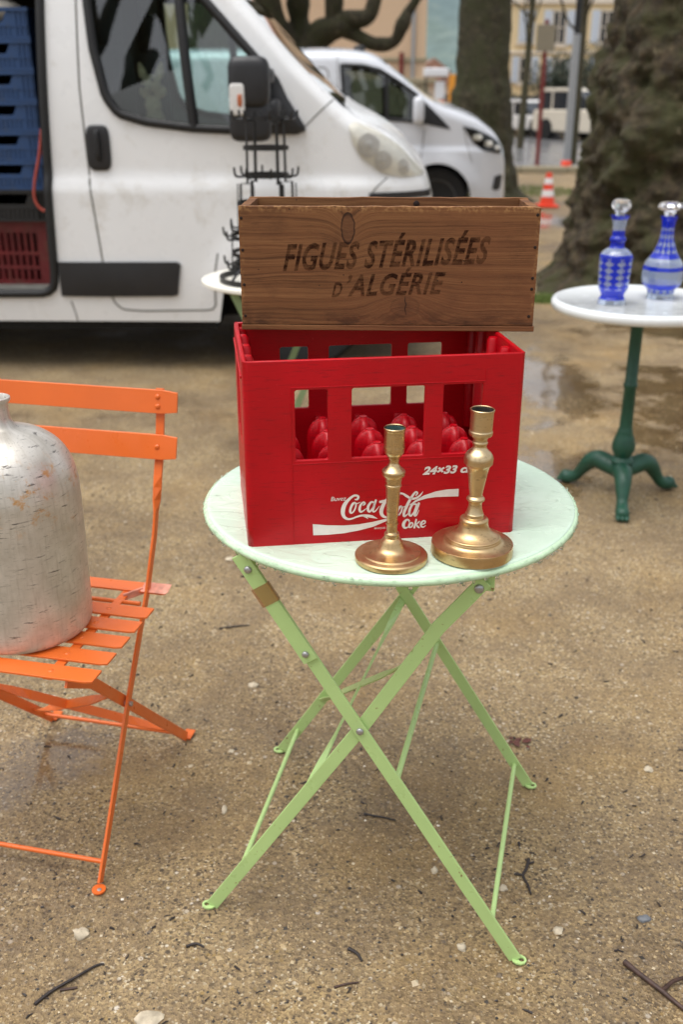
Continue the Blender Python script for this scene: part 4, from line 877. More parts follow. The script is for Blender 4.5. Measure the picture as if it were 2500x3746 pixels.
# goods inside the load opening
def crate_box(name, label, cat, loc, rz, L, Dp, H, mat, slot=True, ribs=6, group=None, lattice=False):
    t = thing(name, label, cat, loc, rz, group); hl, hd = L / 2, Dp / 2; th = .012
    b = B()
    if lattice:
        n = 16
        for k in range(n + 1): x = -hl + L * k / n; b.box(x - .006, x + .006, -hd, -hd + th, .02, H - .05)
        for z0, z1 in ((0, .03), (.085, .10), (.155, .17), (H - .06, H)): b.box(-hl, hl, -hd - .002, -hd + th, z0, z1)
        b.box(-hl, -hl + .07, -hd - .001, -hd + th, .03, H - .06); b.box(hl - .07, hl, -hd - .001, -hd + th, .03, H - .06)
    elif slot:
        s = min(.11, L * .2); b.add([(-hl, -hd, 0), (hl, -hd, 0), (hl, -hd, H * .55), (-hl, -hd, H * .55), (-s, -hd, H * .55), (s, -hd, H * .55), (s + .02, -hd, H * .86), (-s - .02, -hd, H * .86), (hl, -hd, H), (-hl, -hd, H), (-hl, -hd, H * .86), (hl, -hd, H * .86)], [(0, 1, 2, 5, 4, 3), (3, 4, 7, 10), (5, 2, 11, 6), (10, 7, 6, 11, 8, 9)])
    else: b.box(-hl, hl, -hd, -hd + th, 0, H)
    b.obj('front_panel', mat, t, fixn=not slot)
    b = B(); b.box(-hl, hl, hd - th, hd, 0, H); b.obj('back_panel', mat, t)
    for s in (-1, 1):
        b = B(); x = s * (hl - th / 2); b.box(x - th / 2, x + th / 2, -hd + .001, hd, 0, H)
        if lattice:
            for k in range(5): b.box(x + s * th / 2 - .002, x + s * th / 2 + .003, -hd + .02, hd - .02, .05 + .05 * k, .06 + .05 * k)
        b.obj('side_panel', mat, t)
    b = B(); b.box(-hl + th, hl - th, -hd + th, hd - th, 0, .012); b.obj('bottom', mat, t)
    b = B(); b.box(-hl - .006, hl + .006, -hd - .008, -hd + .004, H - .016, H); (None if lattice else b.box(-hl - .006, hl + .006, -hd - .006, -hd, .0, .012)); b.box(-hl - .006, -hl, -hd, hd, H - .016, H); b.box(hl, hl + .006, -hd, hd, H - .016, H)
    for k in range(ribs):
        for s in (-1, 1): x = s * (hl - .012 - .022 * k * (.5 if k > 2 else 1)); b.box(x - .0025, x + .0025, -hd - .006, -hd, .012, H - .016)
    if slot and not lattice:
        for k in range(11): x = (k - 5) * L * .055; b.box(x - .003, x + .003, -hd - .005, -hd + .002, .010, H * .40)
        b.box(-hl, hl, -hd - .005, -hd + .002, H * .40, H * .45)
    b.obj('rim', mat, t)
    return t
BG = 'blue crates stacked in the van'
names = ['lowest of the six blue plastic crates, resting on the black one in the van', 'second blue crate from the bottom of the stack in the van doorway', 'third blue crate up from the bottom of the stack in the van doorway', 'third blue crate down from the top of the stack in the van doorway', 'second blue crate from the top of the stack in the van doorway', 'topmost blue plastic crate in the van, under the pale sack']
for k in range(6):
    crate_box('plastic_crate', names[k], 'crate', VM @ Vector((-.272 - .006 * (k % 2), .42, .886 + .1355 * k)), -1.2 + (.6 if k % 2 else -.3), .40, .60, .134, M_bluecrate, True, 3, BG)
crate_box('plastic_crate', 'black plastic crate directly beneath the stack of blue ones in the van', 'crate', VM @ Vector((-.27, .42, .733)), -1.2, .42, .60, .152, M_blackcrate, True, 6)
crate_box('plastic_crate', 'dull red slatted plastic crate on the van floor at the bottom of the stack', 'crate', VM @ Vector((-.345, .36, .4075)), -5.5, .55, .38, .325, M_redcrate, False, 0, lattice=True)
b = B(); blob(b, (0, 0, .05), (.155, .155, .062), .8)
o = b.obj('sack', M_bag, None, 60); o.matrix_world = VM @ Matrix.Translation((-.30, .30, .886 + .1355 * 5 + .070)); tag(o, 'pale crumpled sack lying in the topmost blue crate in the van', 'sack')
b = B(); b.tube(catmull([VM @ Vector(q) for q in ((-.045, .06, 1.17), (-.07, .058, 1.05), (-.105, .056, .93), (-.115, .055, .85), (-.09, .055, .80), (-.055, .056, .795), (-.035, .058, .83), (-.045, .06, .95), (-.05, .062, 1.07))], 8), .0075, 8)
tag(b.obj('strap', M_hose, None, 60), 'faded red strap dangling in a loop in front of the blue crates', 'strap')

def silver_van():
    t = thing('delivery_van', 'silver white smaller panel van parked behind the big white van', 'van', (-.3, 10.5, 0), -1.2)
    top = [(-3.0, 1.70), (.25, 1.715), (.50, 1.695), (.62, 1.66), (.724, 1.600), (1.128, 1.301), (1.256, 1.228), (1.45, 1.17), (1.639, 1.096), (1.857, .945), (1.93, .82), (1.972, .62), (1.975, .5)]
    v = Van(t, top, -3.0, 1.978, 1.8, .34, .45, 1.05, .12, .835, .26, [(1.255, .34, .35), (-1.7, .34, .35)], .10)
    win = [(.295, 1.585), (.50, 1.578), (.67, 1.540), (.86, 1.432), (1.035, 1.316), (1.035, 1.075), (.70, 1.10), (.46, 1.135), (.36, 1.20), (.318, 1.30)]
    v.shell('body', M_van2, [win], [win], (.70, 1.22), M_wscreen)
    for far in (False, True):
        v.line('window_seal', win + win[:1], M_rubber, .016, .002, True, 70, far=far); v.line('window_divider', [(.735, 1.50), (.75, 1.10)], M_rubber, .018, .0, n=6, far=far)
        P = [v.P(a, z, -.004) for a, z in win]; P = [(x, v.w - y, z) for x, y, z in P] if far else P
        b = B(); b.add(P, [tuple(range(len(P)))]); b.obj('window_pane', M_vglass2, t)
    v.patch('quarter_panel', [(1.07, 1.285), (1.12, 1.25), (1.24, 1.14), (1.37, 1.015)], [(1.065, 1.07), (1.12, 1.055), (1.24, 1.03), (1.36, 1.005)], M_bplast, .006)
    m_ = B(); blob(m_, (1.045, -.16, 1.18), (.055, .085, .125), .5); mo = m_.obj('mirror', M_van2, t, 40)
    q = B(); blob(q, (1.075, -.05, 1.10), (.05, .08, .04), .5); q.obj('mirror_arm', M_bplast, mo, 40)
    hl = v.patch('headlamp', [(1.49, 1.035), (1.62, 1.005), (1.75, .955), (1.86, .895), (1.90, .83)], [(1.505, 1.015), (1.60, .885), (1.70, .812), (1.80, .79), (1.895, .775)], M_dark, .004)
    v.patch('headlamp_lens', [(1.49, 1.035), (1.62, 1.005), (1.75, .955), (1.86, .895), (1.90, .83)], [(1.505, 1.015), (1.60, .885), (1.70, .812), (1.80, .79), (1.895, .775)], M_lens, .010, .01, parent=hl)
    for (a, z, r) in ((1.64, .93, .05), (1.75, .87, .05), (1.84, .83, .035)): q = B(); blob(q, v.P(a, z, .006), (r, .012, r * .6), .8); q.obj('lamp_bowl', M_reflector, hl, 40)
    v.patch('fog_lamp', [(1.84, .56), (1.90, .58), (1.93, .56)], [(1.82, .44), (1.87, .425), (1.91, .44)], M_bplast, .006)
    v.line('door_seam', [(.26, 1.66), (.27, 1.2), (.28, .6), (.33, .32), (.9, .31), (1.02, .5), (1.10, .8), (1.115, 1.0)], M_groove, .005, -.002, n=60)
    v.line('panel_seam', [(-.30, 1.57), (.14, 1.56), (.17, 1.53), (.20, 1.1), (.19, .95), (-.3, .95)], M_groove, .008, -.004, n=40)
    v.line('bumper_seam', [(1.50, 1.02), (1.56, .80), (1.60, .70)], M_groove, .004, -.002, n=10)
    b = B(); b.box(-2.9, 1.2, .08, 1.72, .2, .34); b.box(.9, 1.6, .3, 1.5, .2, .9); b.obj('underbody', M_dark, t)
    b = B(); b.box(.05, .12, .1, 1.7, .34, 1.62); b.obj('bulkhead', M_greyint, t); b = B(); b.box(.95, 1.35, .12, 1.68, .7, 1.0); b.obj('dashboard', M_dark, t)
    for yy in (.42, 1.32): b = B(); blob(b, (.33, yy, 1.05), (.08, .22, .30), .4); blob(b, (.33, yy, 1.42), (.05, .11, .09), .5); b.obj('seat', M_seat, t, 40)
    wheel(t, 1.255, .13, .33, .325, M_rim); wheel(t, -1.7, .13, .33, .325, M_rim)
    q = B(); blob(q, (.47, .5, 1.745), (.06, .03, .03), .8); q.obj('aerial', M_bplast, t, 40)
silver_van()

# ---------------------------------------------------------------- white-topped table behind, with the bottle drying rack
def back_table():
    t = thing('folding_table', 'round white topped folding table with olive legs behind the crates', 'table', (-.215, 3.72, 0), 10)
    b = B(); b.lathe([(.001, .684), (.294, .684), (.3, .688), (.3, .698), (.296, .7), (.001, .7)], 72); b.obj('table_top', M_whitetop, t, 40)
    for s in (-1, 1):
        for v in (-.2, .2):
            b = B(); b.bar([(-s * .20, v + s * .004, .684), (s * .10, v + s * .004, .006)], .024, .005, (1, 0, .6 * s)); b.obj('leg', M_olive, t, None, .001)
        b = B(); b.tube([(s * .08, -.2, .05), (s * .08, .2, .05)], .005, 8); b.obj('cross_bar', M_olive, t, 50)
back_table()
def rack():
    t = thing('bottle_rack', 'black iron bottle drying rack with upturned hooks behind the wooden box', 'rack', (-.262, 3.66, .7005), 0)
    def ring(r, z, w=.014, th=.004):
        b = B(); n = 40; vs = []
        for k in range(n): a = 2 * PI * k / n; vs += [((r - th / 2) * math.cos(a), (r - th / 2) * math.sin(a), z), ((r + th / 2) * math.cos(a), (r + th / 2) * math.sin(a), z), ((r + th / 2) * math.cos(a), (r + th / 2) * math.sin(a), z + w), ((r - th / 2) * math.cos(a), (r - th / 2) * math.sin(a), z + w)]
        b.add(vs, [(k * 4 + j, k * 4 + (j + 1) % 4, ((k + 1) % n) * 4 + (j + 1) % 4, ((k + 1) % n) * 4 + j) for k in range(n) for j in range(4)]); return b.obj('ring', M_blackiron, t)
    def hooks(o, r, z, n, ph):
        for k in range(n):
            a = ph + 2 * PI * k / n; c, s = math.cos(a), math.sin(a); b = B()
            b.tube(catmull([(r * c, r * s, z + .004), ((r + .022) * c, (r + .022) * s, z + .003), ((r + .033) * c, (r + .033) * s, z + .010), ((r + .036) * c, (r + .036) * s, z + .034)], 4), [.0042] * 11 + [.0042, .0035], 6); b.obj('hook', M_blackiron, o, 60)
    def tier(r, z0, z1, n, ph, hookrows):
        for k in range(n):
            a = ph + 2 * PI * k / n; c, s = math.cos(a), math.sin(a); b = B(); b.bar([(r * 1.04 * c, r * 1.04 * s, z0), (r * c, r * s, z1)], .0105, .004, (-s, c, 0)); b.obj('upright', M_blackiron, t)
        for (z, hk) in hookrows:
            o = ring(r + .003, z)
            if hk: hooks(o, r + .003, z, 8, ph + PI / 8)
    o = ring(.178, .0, .020, .005)
    for k in range(4):
        a = PI / 4 + PI / 2 * k; c, s = math.cos(a), math.sin(a); b = B(); b.bar([(.178 * c, .178 * s, .012), (.150 * c, .150 * s, .04), (.12 * c, .12 * s, .06)], .012, .004, (-s, c, 0)); b.obj('strut', M_blackiron, t)
    tier(.128, .045, .175, 6, .2, ((.050, True), (.092, False), (.150, True)))
    tier(.102, .160, .336, 6, .1, ((.178, True), (.262, False)))
    tier(.074, .336, .570, 4, .6, ((.356, True), (.446, False), (.540, True)))
    for k in range(4):
        a = .6 + PI / 2 * k; c, s = math.cos(a), math.sin(a); b = B(); b.bar([(.072 * c, .072 * s, .338), (.104 * c, .104 * s, .338), (.106 * c, .106 * s, .262)], .010, .004, (-s, c, 0)); b.obj('shoulder', M_blackiron, t)
rack()

# ---------------------------------------------------------------- bistro table with two blue decanters
def bistro():
    t = thing('bistro_table', 'white topped bistro table on a dark green cast iron pedestal', 'table', (.988, 3.30, 0), 0)
    b = B(); b.lathe([(.001, .664), (.270, .664), (.284, .668), (.289, .678), (.289, .690), (.284, .698), (.276, .7005), (.268, .699), (.262, .6965), (.001, .6965)], 72); b.obj('table_top', M_enamel, t, 50)
    b = B(); b.lathe([(.024, .12), (.034, .128), (.040, .136), (.036, .146), (.028, .152), (.032, .160), (.040, .180), (.040, .200), (.032, .226), (.026, .240), (.027, .246), (.024, .252), (.0225, .262), (.0205, .40), (.0245, .404), (.0245, .414), (.0205, .418), (.020, .60), (.026, .622), (.05, .655), (.05, .664)], 28); b.obj('stem', M_iron, t, 50)
    hb = B(); hb.lathe([(.02, .07), (.036, .085), (.042, .105), (.038, .125), (.024, .13)], 24); hb.obj('hub', M_iron, t, 50)
    for k, a in enumerate((-101, 21, 136)):
        c, s = math.cos(R(a)), math.sin(R(a)); px, py = -s, c
        path = catmull([(.02, .105), (.060, .112), (.095, .118), (.125, .102), (.150, .070), (.172, .040), (.198, .024), (.236, .017)], 5); rad = [lerp_tab([(.02, .034), (.09, .033), (.13, .028), (.165, .019), (.19, .022), (.22, .025), (.236, .016)], q.x) for q in path]
        b = B(); b.tube([(q.x * c, q.x * s, max(q.y, r_ * .92)) for q, r_ in zip(path, rad)], rad, 12); o = b.obj('leg', M_iron, t, 60)
        for j in (-1, 0, 1):
            q = B(); x, y = .232 * c + px * .014 * j, .232 * s + py * .014 * j; q.tube([(x - .02 * c, y - .02 * s, .016), (x, y, .014), (x + .012 * c, y + .012 * s, .008)], [.008, .0095, .006], 8); q.obj('toe', M_iron, o, 60)
bistro()
def decanter(label, loc, rows, stop, sc, y0, n, bands, lad, rz):
    t = thing('decanter', label, 'decanter', loc, rz, 'blue cut glass decanters'); H = (y0 - min(y for y, r in rows)) / sc
    M_ = cut_glass('blue_cut_glass', {'h': H, 'n': float(n), 'bands': bands, 'lad': lad})
    prof = [(r / sc, (y0 - y) / sc) for y, r in rows][::-1]; sm = [(max(.002, q.x), q.y) for q in catmull([(r, z, 0) for r, z in prof], 3)]
    inner = [(max(.002, r - .006), max(z, .014)) for r, z in sm if z > .010][::-1]
    b = B(); b.lathe(sm + inner, 32, lobes=lambda a, z: 1 + .03 * math.cos(n * a)); b.obj('body', M_, t, 30)
    sp = [(r / sc, (y0 - y) / sc) for y, r in stop][::-1]; b = B(); b.lathe(sp, 10); b.obj('stopper', M_clear, t, 20)
decanter('straight sided blue cut glass decanter with round stopper on the bistro table', (.878, 3.245, .6972), [(392, 116), (404, 112), (440, 92), (500, 82), (560, 75), (580, 76), (630, 76), (648, 92), (668, 99), (690, 92), (708, 84), (740, 84), (765, 96), (800, 150), (850, 194), (880, 198), (1000, 196), (1100, 191), (1200, 186), (1250, 178), (1300, 150), (1340, 140), (1368, 156), (1390, 166), (1438, 167)], [(206, 70), (225, 100), (285, 121), (330, 96), (350, 62), (372, 58), (440, 50)], 3800, 1440, 8, [(0, .0), (.055, 1.0), (.17, .5), (.53, 1.0), (.57, 0.0), (.64, 1.0), (.83, 0.0), (.955, 1.0)], 300.0, 8)
decanter('round bellied blue cut glass decanter with flat mushroom stopper on the bistro table', (1.064, 3.343, .6972), [(350, 104), (366, 100), (420, 84), (480, 76), (560, 82), (640, 92), (700, 112), (760, 134), (830, 172), (900, 222), (960, 244), (1040, 252), (1100, 250), (1160, 236), (1210, 200), (1240, 172), (1290, 162), (1348, 166)], [(180, 80), (200, 140), (236, 158), (262, 146), (296, 74), (330, 62), (350, 60), (420, 50)], 3800, 1350, 12, [(0, .0), (.075, .5), (.125, 1.0), (.19, 0.0), (.355, 1.0), (.40, .0), (.50, 1.0), (.56, .5), (.86, 1.0)], 260.0, 0)

# ---------------------------------------------------------------- trees
def trunk_mesh(prof, seed, knob, n=96, dz=.035, ridge=0, root=0.0, kz=(0.3, 1.6)):
    b = B(); rows = []; z = 0; ztop = prof[-1][0]
    while z <= ztop + 1e-6:
        r = lerp_tab(prof, z); row = []
        for k in range(n):
            a = 2 * PI * k / n; c, s = math.cos(a), math.sin(a); P = Vector((c * r, s * r, z))
            q = P * 1.0 + Vector((seed, 0, 0))
            amp = knob * (.35 + .65 * sm01((kz[1] - abs(z - (kz[0] + kz[1]) / 2) * 1.4) / .6) if kz else 1)
            d = amp * (1.2 * max(0, noise.noise(q * 3.1)) + .8 * noise.noise(q * 6.5) + .45 * noise.noise(q * 14) + .2 * noise.noise(q * 30))
            d += root * math.exp(-z / .16) * (.55 + .45 * math.cos(5 * a + seed)) + .03 * r * math.cos(3 * a + z)
            row.append((c * (r + d), s * (r + d), z - .03))
        rows.append(row + row[:1]); z += dz
    b.grid(rows); return b
def limbs(b, p, d, r, L, depth, rg, knob=True):
    n = 6; pts = [p]; rad = [r]; q = p.copy(); dd = d.copy()
    for k in range(n):
        dd = (dd + Vector((rg.uniform(-.28, .28), rg.uniform(-.28, .28), rg.uniform(-.10, .25)))).normalized(); q = q + dd * L / n; pts.append(q.copy()); rad.append(r * (1 - .55 * (k + 1) / n) * rg.uniform(.9, 1.12))
    b.tube(pts, rad, 8)
    if depth > 0:
        for k in range(rg.choice((2, 3, 3))):
            i = rg.randint(3, n); e = (dd + Vector((rg.uniform(-.9, .9), rg.uniform(-.9, .9), rg.uniform(-.1, .8)))).normalized(); limbs(b, pts[i], e, rad[i] * .75, L * rg.uniform(.55, .8), depth - 1, rg)
def crown(b, z0, r, n, L, depth, seed):
    rg = random.Random(seed)
    for k in range(n):
        a = 2 * PI * k / n + rg.uniform(-.3, .3); limbs(b, Vector((0, 0, z0 - .15)), Vector((math.cos(a) * .7, math.sin(a) * .7, .75)).normalized(), r * .6, L, depth, rg)
    return b
t = thing('plane_tree', 'massive gnarled mossy tree trunk at right behind the bistro table', 'tree', (2.54, 7.62, 0))
trunk_mesh([(0, 1.02), (.12, .93), (.3, .86), (.55, .80), (.9, .76), (1.3, .74), (1.7, .66), (2.2, .62), (3.4, .56)], 1.7, .12, 200, .024, root=.20).obj('trunk', M_bark, t, 180)
crown(B(), 3.4, .52, 5, 3.0, 3, 5).obj('crown', M_branch, t, 60)
t = thing('plane_tree', 'straight mossy tree trunk behind the nose of the silver van', 'tree', (1.80, 13.9, 0))
trunk_mesh([(0, .60), (.2, .47), (.6, .42), (1.0, .40), (1.35, .375), (1.6, .33), (2.6, .315), (4.2, .30)], 6.2, .05, 96, .04, root=.25, kz=(.4, 1.3)).obj('trunk', M_bark2, t, 180)
crown(B(), 4.2, .28, 5, 2.6, 3, 9).obj('crown', M_branch, t, 60)
# pollarded tree above the vans, its limbs read off one by one
t = thing('plane_tree', 'pollarded bare tree with thick crooked limbs above the silver van roof', 'tree', (-.75, 16.2, 0))
trunk_mesh([(0, .62), (.3, .48), (1.2, .42), (1.75, .46)], 3.3, .05, 72, .05, root=.2).obj('trunk', M_bark2, t, 180)
def L_(pts, rad): b = B(); q = catmull([Vector((x + .75, y - 16.2, z)) for x, y, z in pts], 6); rr = [r_.x for r_ in catmull([(r_, 0, 0) for r_ in rad], 6)]; q = [p + Vector((noise.noise(p * 3), noise.noise(p * 3 + Vector((9, 0, 0))), noise.noise(p * 3 + Vector((0, 9, 0))))) * .05 for p in q]; b.tube(q, [r_ * (1 + .22 * noise.noise(p * 5)) for p, r_ in zip(q, rr)], 14); b.obj('limb', M_bark2, t, 180)
L_([(-.65, 16.2, 1.5), (-.48, 16.1, 1.85), (-.30, 16.0, 2.10), (-.02, 15.9, 2.20), (.15, 15.9, 2.12), (.48, 15.8, 1.99), (.78, 15.8, 2.06), (.90, 15.8, 2.26), (.96, 15.8, 2.44), (1.25, 15.8, 2.85)], [.24, .22, .20, .15, .11, .095, .095, .10, .075, .05])
L_([(-.10, 15.95, 2.18), (.08, 15.9, 2.32), (.32, 15.8, 2.30), (.46, 15.8, 2.42), (.52, 15.8, 2.85)], [.14, .13, .115, .11, .10])
L_([(-.05, 15.95, 2.2), (-.12, 15.95, 2.45), (-.05, 15.9, 2.95)], [.14, .13, .11])
L_([(-.75, 16.2, 1.5), (-.85, 16.1, 1.95), (-.98, 16.0, 2.3), (-1.15, 16.0, 2.9)], [.30, .26, .20, .15]); L_([(-.70, 16.2, 1.6), (-.58, 16.2, 2.1), (-.62, 16.2, 2.5), (-.55, 16.2, 3.0)], [.24, .18, .16, .14]); L_([(-.9, 16.2, 1.5), (-1.3, 16.2, 2.0), (-1.5, 16.2, 2.5), (-1.5, 16.2, 3.0)], [.28, .26, .24, .2])
L_([(.92, 15.8, 2.30), (1.05, 15.8, 2.55), (1.35, 15.8, 2.75)], [.05, .035, .025])
crown(B(), 2.9, .3, 6, 2.4, 2, 21).obj('crown', M_branch, t, 60)
t = thing('plane_tree', 'grey green tree trunk at far left behind the sloping windscreen of the big van', 'tree', (-1.62, 14.6, 0))
trunk_mesh([(0, .6), (.3, .46), (1.4, .40), (2.2, .40), (3.2, .34)], 8.3, .05, 72, .05, root=.2).obj('trunk', M_bark2, t, 180)
crown(B(), 3.2, .3, 5, 2.4, 2, 31).obj('crown', M_branch, t, 60)
# slender trees and shrubs towards the road
def thin_tree(label, x, y, r, h, seed, tilt=0):
    t = thing('young_tree', label, 'tree', (x, y, 0)); b = B(); b.tube([(0, 0, 0), (tilt * .5, 0, h * .5), (tilt, 0, h)], [r, r * .85, r * .7], 12); b.obj('trunk', M_branch, t, 60)
    rg = random.Random(seed); c = B()
    for k in range(7): limbs(c, Vector((tilt * .6, 0, h * (.55 + .06 * k))), Vector((rg.uniform(-1, 1), rg.uniform(-1, 1), .7)).normalized(), r * .3, 1.2, 2, rg)
    c.obj('crown', M_branch, t, 60)
thin_tree('slender dark trunk rising behind the galvanised pole', 4.72, 21.6, .10, 4.2, 3); thin_tree('thin bare tree in front of the yellow house beside the rusty post', 4.72, 28, .10, 4.6, 4, .12)
def shrub(label, x, y, w, h, n, seed):
    t = thing('shrub', label, 'shrub', (x, y, 0)); rg = random.Random(seed); b = B(); st = B()
    for k in range(14): a = rg.uniform(0, 6.28); st.tube([(0, 0, 0), (w * .5 * math.cos(a) * rg.random(), w * .3 * math.sin(a), h * .8)], [.04, .012], 5)
    st.obj('stem', M_branch, t)
    for k in range(n):
        u = Vector((rg.gauss(0, .42), rg.gauss(0, .42), rg.gauss(0, .42)))
        if u.length > 1: u.normalize()
        p = Vector((u.x * w, u.y * w * .7, h * .55 + u.z * h * .52)); s = rg.uniform(.03, .085); q = Matrix.Rotation(rg.uniform(0, 6), 3, Vector((rg.uniform(-1, 1), rg.uniform(-1, 1), rg.uniform(-1, 1))).normalized())
        b.add([p + q @ Vector(e) * s for e in ((-1, 0, 0), (0, -.5, .1), (1, 0, 0), (0, .5, .1))], [(0, 1, 2, 3)])
    b.obj('foliage', M_shrub, t, fixn=False)
shrub('large dark evergreen shrub in front of the yellow house', 8.0, 40, 1.3, 2.6, 5200, 1); shrub('dark leafy shrub half hidden by the massive gnarled trunk', 9.6, 41, 1.3, 3.0, 5200, 2); shrub('low brown green shrub left of the thin bare tree', 6.35, 41, .8, 1.3, 2200, 3)

# ---------------------------------------------------------------- road, verge, kerb
b = B(); b.grid([[(x, y, .002) for x in (3.0, 8, 16, 40)] for y in (19.6, 24, 30, 38.5)]); struct(b.obj('road', M_road, fixn=False))
k_ = B()
for i in range(16): k_.box(2.6 + i * .82, 2.6 + i * .82 + .80, 19.0, 19.25, -.02, .11)
kb = thing('kerb', 'pale stone kerb along the near edge of the wet road', 'kerb', (0, 0, 0))
for i in range(12):
    q = B(); q.box(2.4 + i * .86, 2.4 + i * .86 + .84, 19.0, 19.28, -.02, .11); q.obj('kerb_stone', M_stonew, kb, None, .02)
def grass(name, label, c, r, n, hgt, seed):
    rg = random.Random(seed); b = B()
    for k in range(n):
        a = rg.uniform(0, 6.283); q = math.sqrt(rg.random()); x = c[0] + r[0] * q * math.cos(a); y = c[1] + r[1] * q * math.sin(a); h = hgt * rg.uniform(.4, 1.1); w = h * .10; t = rg.uniform(0, 6.28); dx, dy = math.cos(t), math.sin(t); l = rg.uniform(-.6, .6)
        b.add([(x - w * dx, y - w * dy, -.005), (x + w * dx, y + w * dy, -.005), (x - dy * l * h, y + dx * l * h, h)], [(0, 1, 2)])
    o = stuff(b.obj(name, M_grass, fixn=False)); tag(o, label, 'grass')
grass('grass', 'short green grass at the foot of the massive gnarled trunk', (1.42, 6.95), (.22, .10), 1800, .05, 1); grass('grass', 'patch of short grass on the ground near the traffic cone', (2.95, 15.4), (.5, .9), 1300, .05, 2)

# ---------------------------------------------------------------- traffic cone
t = thing('traffic_cone', 'orange and white striped traffic cone on the wet gravel', 'cone', (2.62, 13.2, 0))
b = B(); b.box(-.13, .13, -.13, .13, 0, .03); b.obj('base', M_cone, t, None, .01)
zz = [.03, .13, .21, .28, .35, .415]; rr = lambda z: .095 - .16 * (z - .03)
for k in range(5): b = B(); b.lathe([(rr(zz[k]) + (.002 if k % 2 else 0), zz[k]), (rr(zz[k + 1]) + (.002 if k % 2 else 0), zz[k + 1])], 28); b.obj('band', M_conew if k % 2 else M_cone, t, 50)

# ---------------------------------------------------------------- posts and signs by the road
t = thing('pole', 'galvanised metal pole standing at the road edge', 'pole', (4.36, 20.4, 0)); b = B(); b.tube([(0, 0, 0), (0, 0, 2.35)], .075, 16); b.obj('shaft', M_zinc, t, 60); b = B(); b.tube([(0, 0, 2.35), (0, 0, 4.4)], .06, 16); b.obj('upper_shaft', M_blackiron, t, 60); b = B(); b.lathe([(.1, 0), (.1, .12), (.08, .14)], 16); b.obj('collar', M_cone, t, 50)
t = thing('sign_post', 'rust red sign post with a sign seen from behind', 'sign', (3.70, 19.9, 0)); b = B(); b.box(-.035, .035, -.03, .03, 0, 2.56); b.obj('post', M_rust, t, None, .005); b = B(); b.box(-.16, .16, -.05, -.032, 2.04, 2.48); b.box(-.16, .16, .032, .05, 2.04, 2.48); b.obj('sign_board', M_signback, t, None, .004)

# ---------------------------------------------------------------- parked cars far off
def car(label, x, y, rz, L, Wd, H, mat, suv):
    t = thing('parked_car', label, 'car', (x, y, 0), rz, 'cars parked across the road'); hw = Wd / 2
    low = [(-L / 2, .35), (-L / 2 + .03, H * .52), (-L / 2 + .12, H * .58), (L * .16, H * .60), (L / 2 - .25, H * .52), (L / 2 - .03, H * .42), (L / 2, .32), (L / 2 - .1, .24), (-L / 2 + .1, .24)]
    b = B(); b.prism(low, -hw, hw, lambda a, c, h_: (a, h_, c)); b.obj('body', mat, t, None, .05, seg=3)
    tp = [(-L / 2 + .10, H * .57), (-L / 2 + (.22 if suv else .45), H * .95), (-L / 2 + (.5 if suv else .8), H), (L * .02, H * .985), (L * .24, H * .58)]
    b = B(); b.prism(tp, -hw + .10, hw - .10, lambda a, c, h_: (a, h_, c)); cab = b.obj('cabin', M_pane, t, None, .04, seg=3)
    rf = [(tp[1][0] - .02, H * .93), (tp[2][0], H * 1.005), (tp[3][0], H * .99), (tp[3][0] + .12, H * .93)]
    b = B(); b.prism(rf, -hw + .09, hw - .09, lambda a, c, h_: (a, h_, c)); b.obj('roof', mat, t, None, .02)
    for a in (tp[2][0] + .35, tp[3][0] - .25):
        for s in (-1, 1): b = B(); b.box(a - .04, a + .04, s * (hw - .105) - .006, s * (hw - .105) + .006, H * .58, H * .95); b.obj('pillar', mat, t)
    for a in (-L * .31, L * .31):
        for s in (-1, 1):
            b = B(); b.lathe([(.02, -.09), (.2, -.09), (.31, -.08), (.31, .08), (.2, .09), (.02, .09)], 24); q = b.obj('wheel', M_tyre, t, 40); q.rotation_euler = (R(90), 0, 0); q.location = (a, s * (hw - .06), .31)
    for s in (-1, 1):
        b = B(); blob(b, (L / 2 - .05, s * (hw - .22), H * .45), (.05, .16, .06), .6); b.obj('headlamp', M_whitelens, t, 40); b = B(); blob(b, (-L / 2 + .02, s * (hw - .14), H * .5), (.03, .09, .10), .6); b.obj('tail_lamp', M_rust, t, 40)
    b = B(); b.box(L / 2 - .06, L / 2 + .004, -.5, .5, H * .30, H * .37); b.obj('grille', M_bplast, t, None, .01)
car('boxy white off road car parked left of the massive gnarled trunk', 7.75, 33.0, -62, 3.9, 1.65, 1.50, M_carb, True); car('small white car parked beyond the rust red sign post', 6.45, 36.3, -60, 3.6, 1.5, 1.15, M_carw, False); car('dark blue car parked farthest left across the road', 6.05, 39.5, -60, 3.8, 1.55, 1.2, M_card, False)
car('dark grey car parked between the small white car and the off road car', 7.9, 38.0, -60, 3.8, 1.55, 1.25, M_card, False)

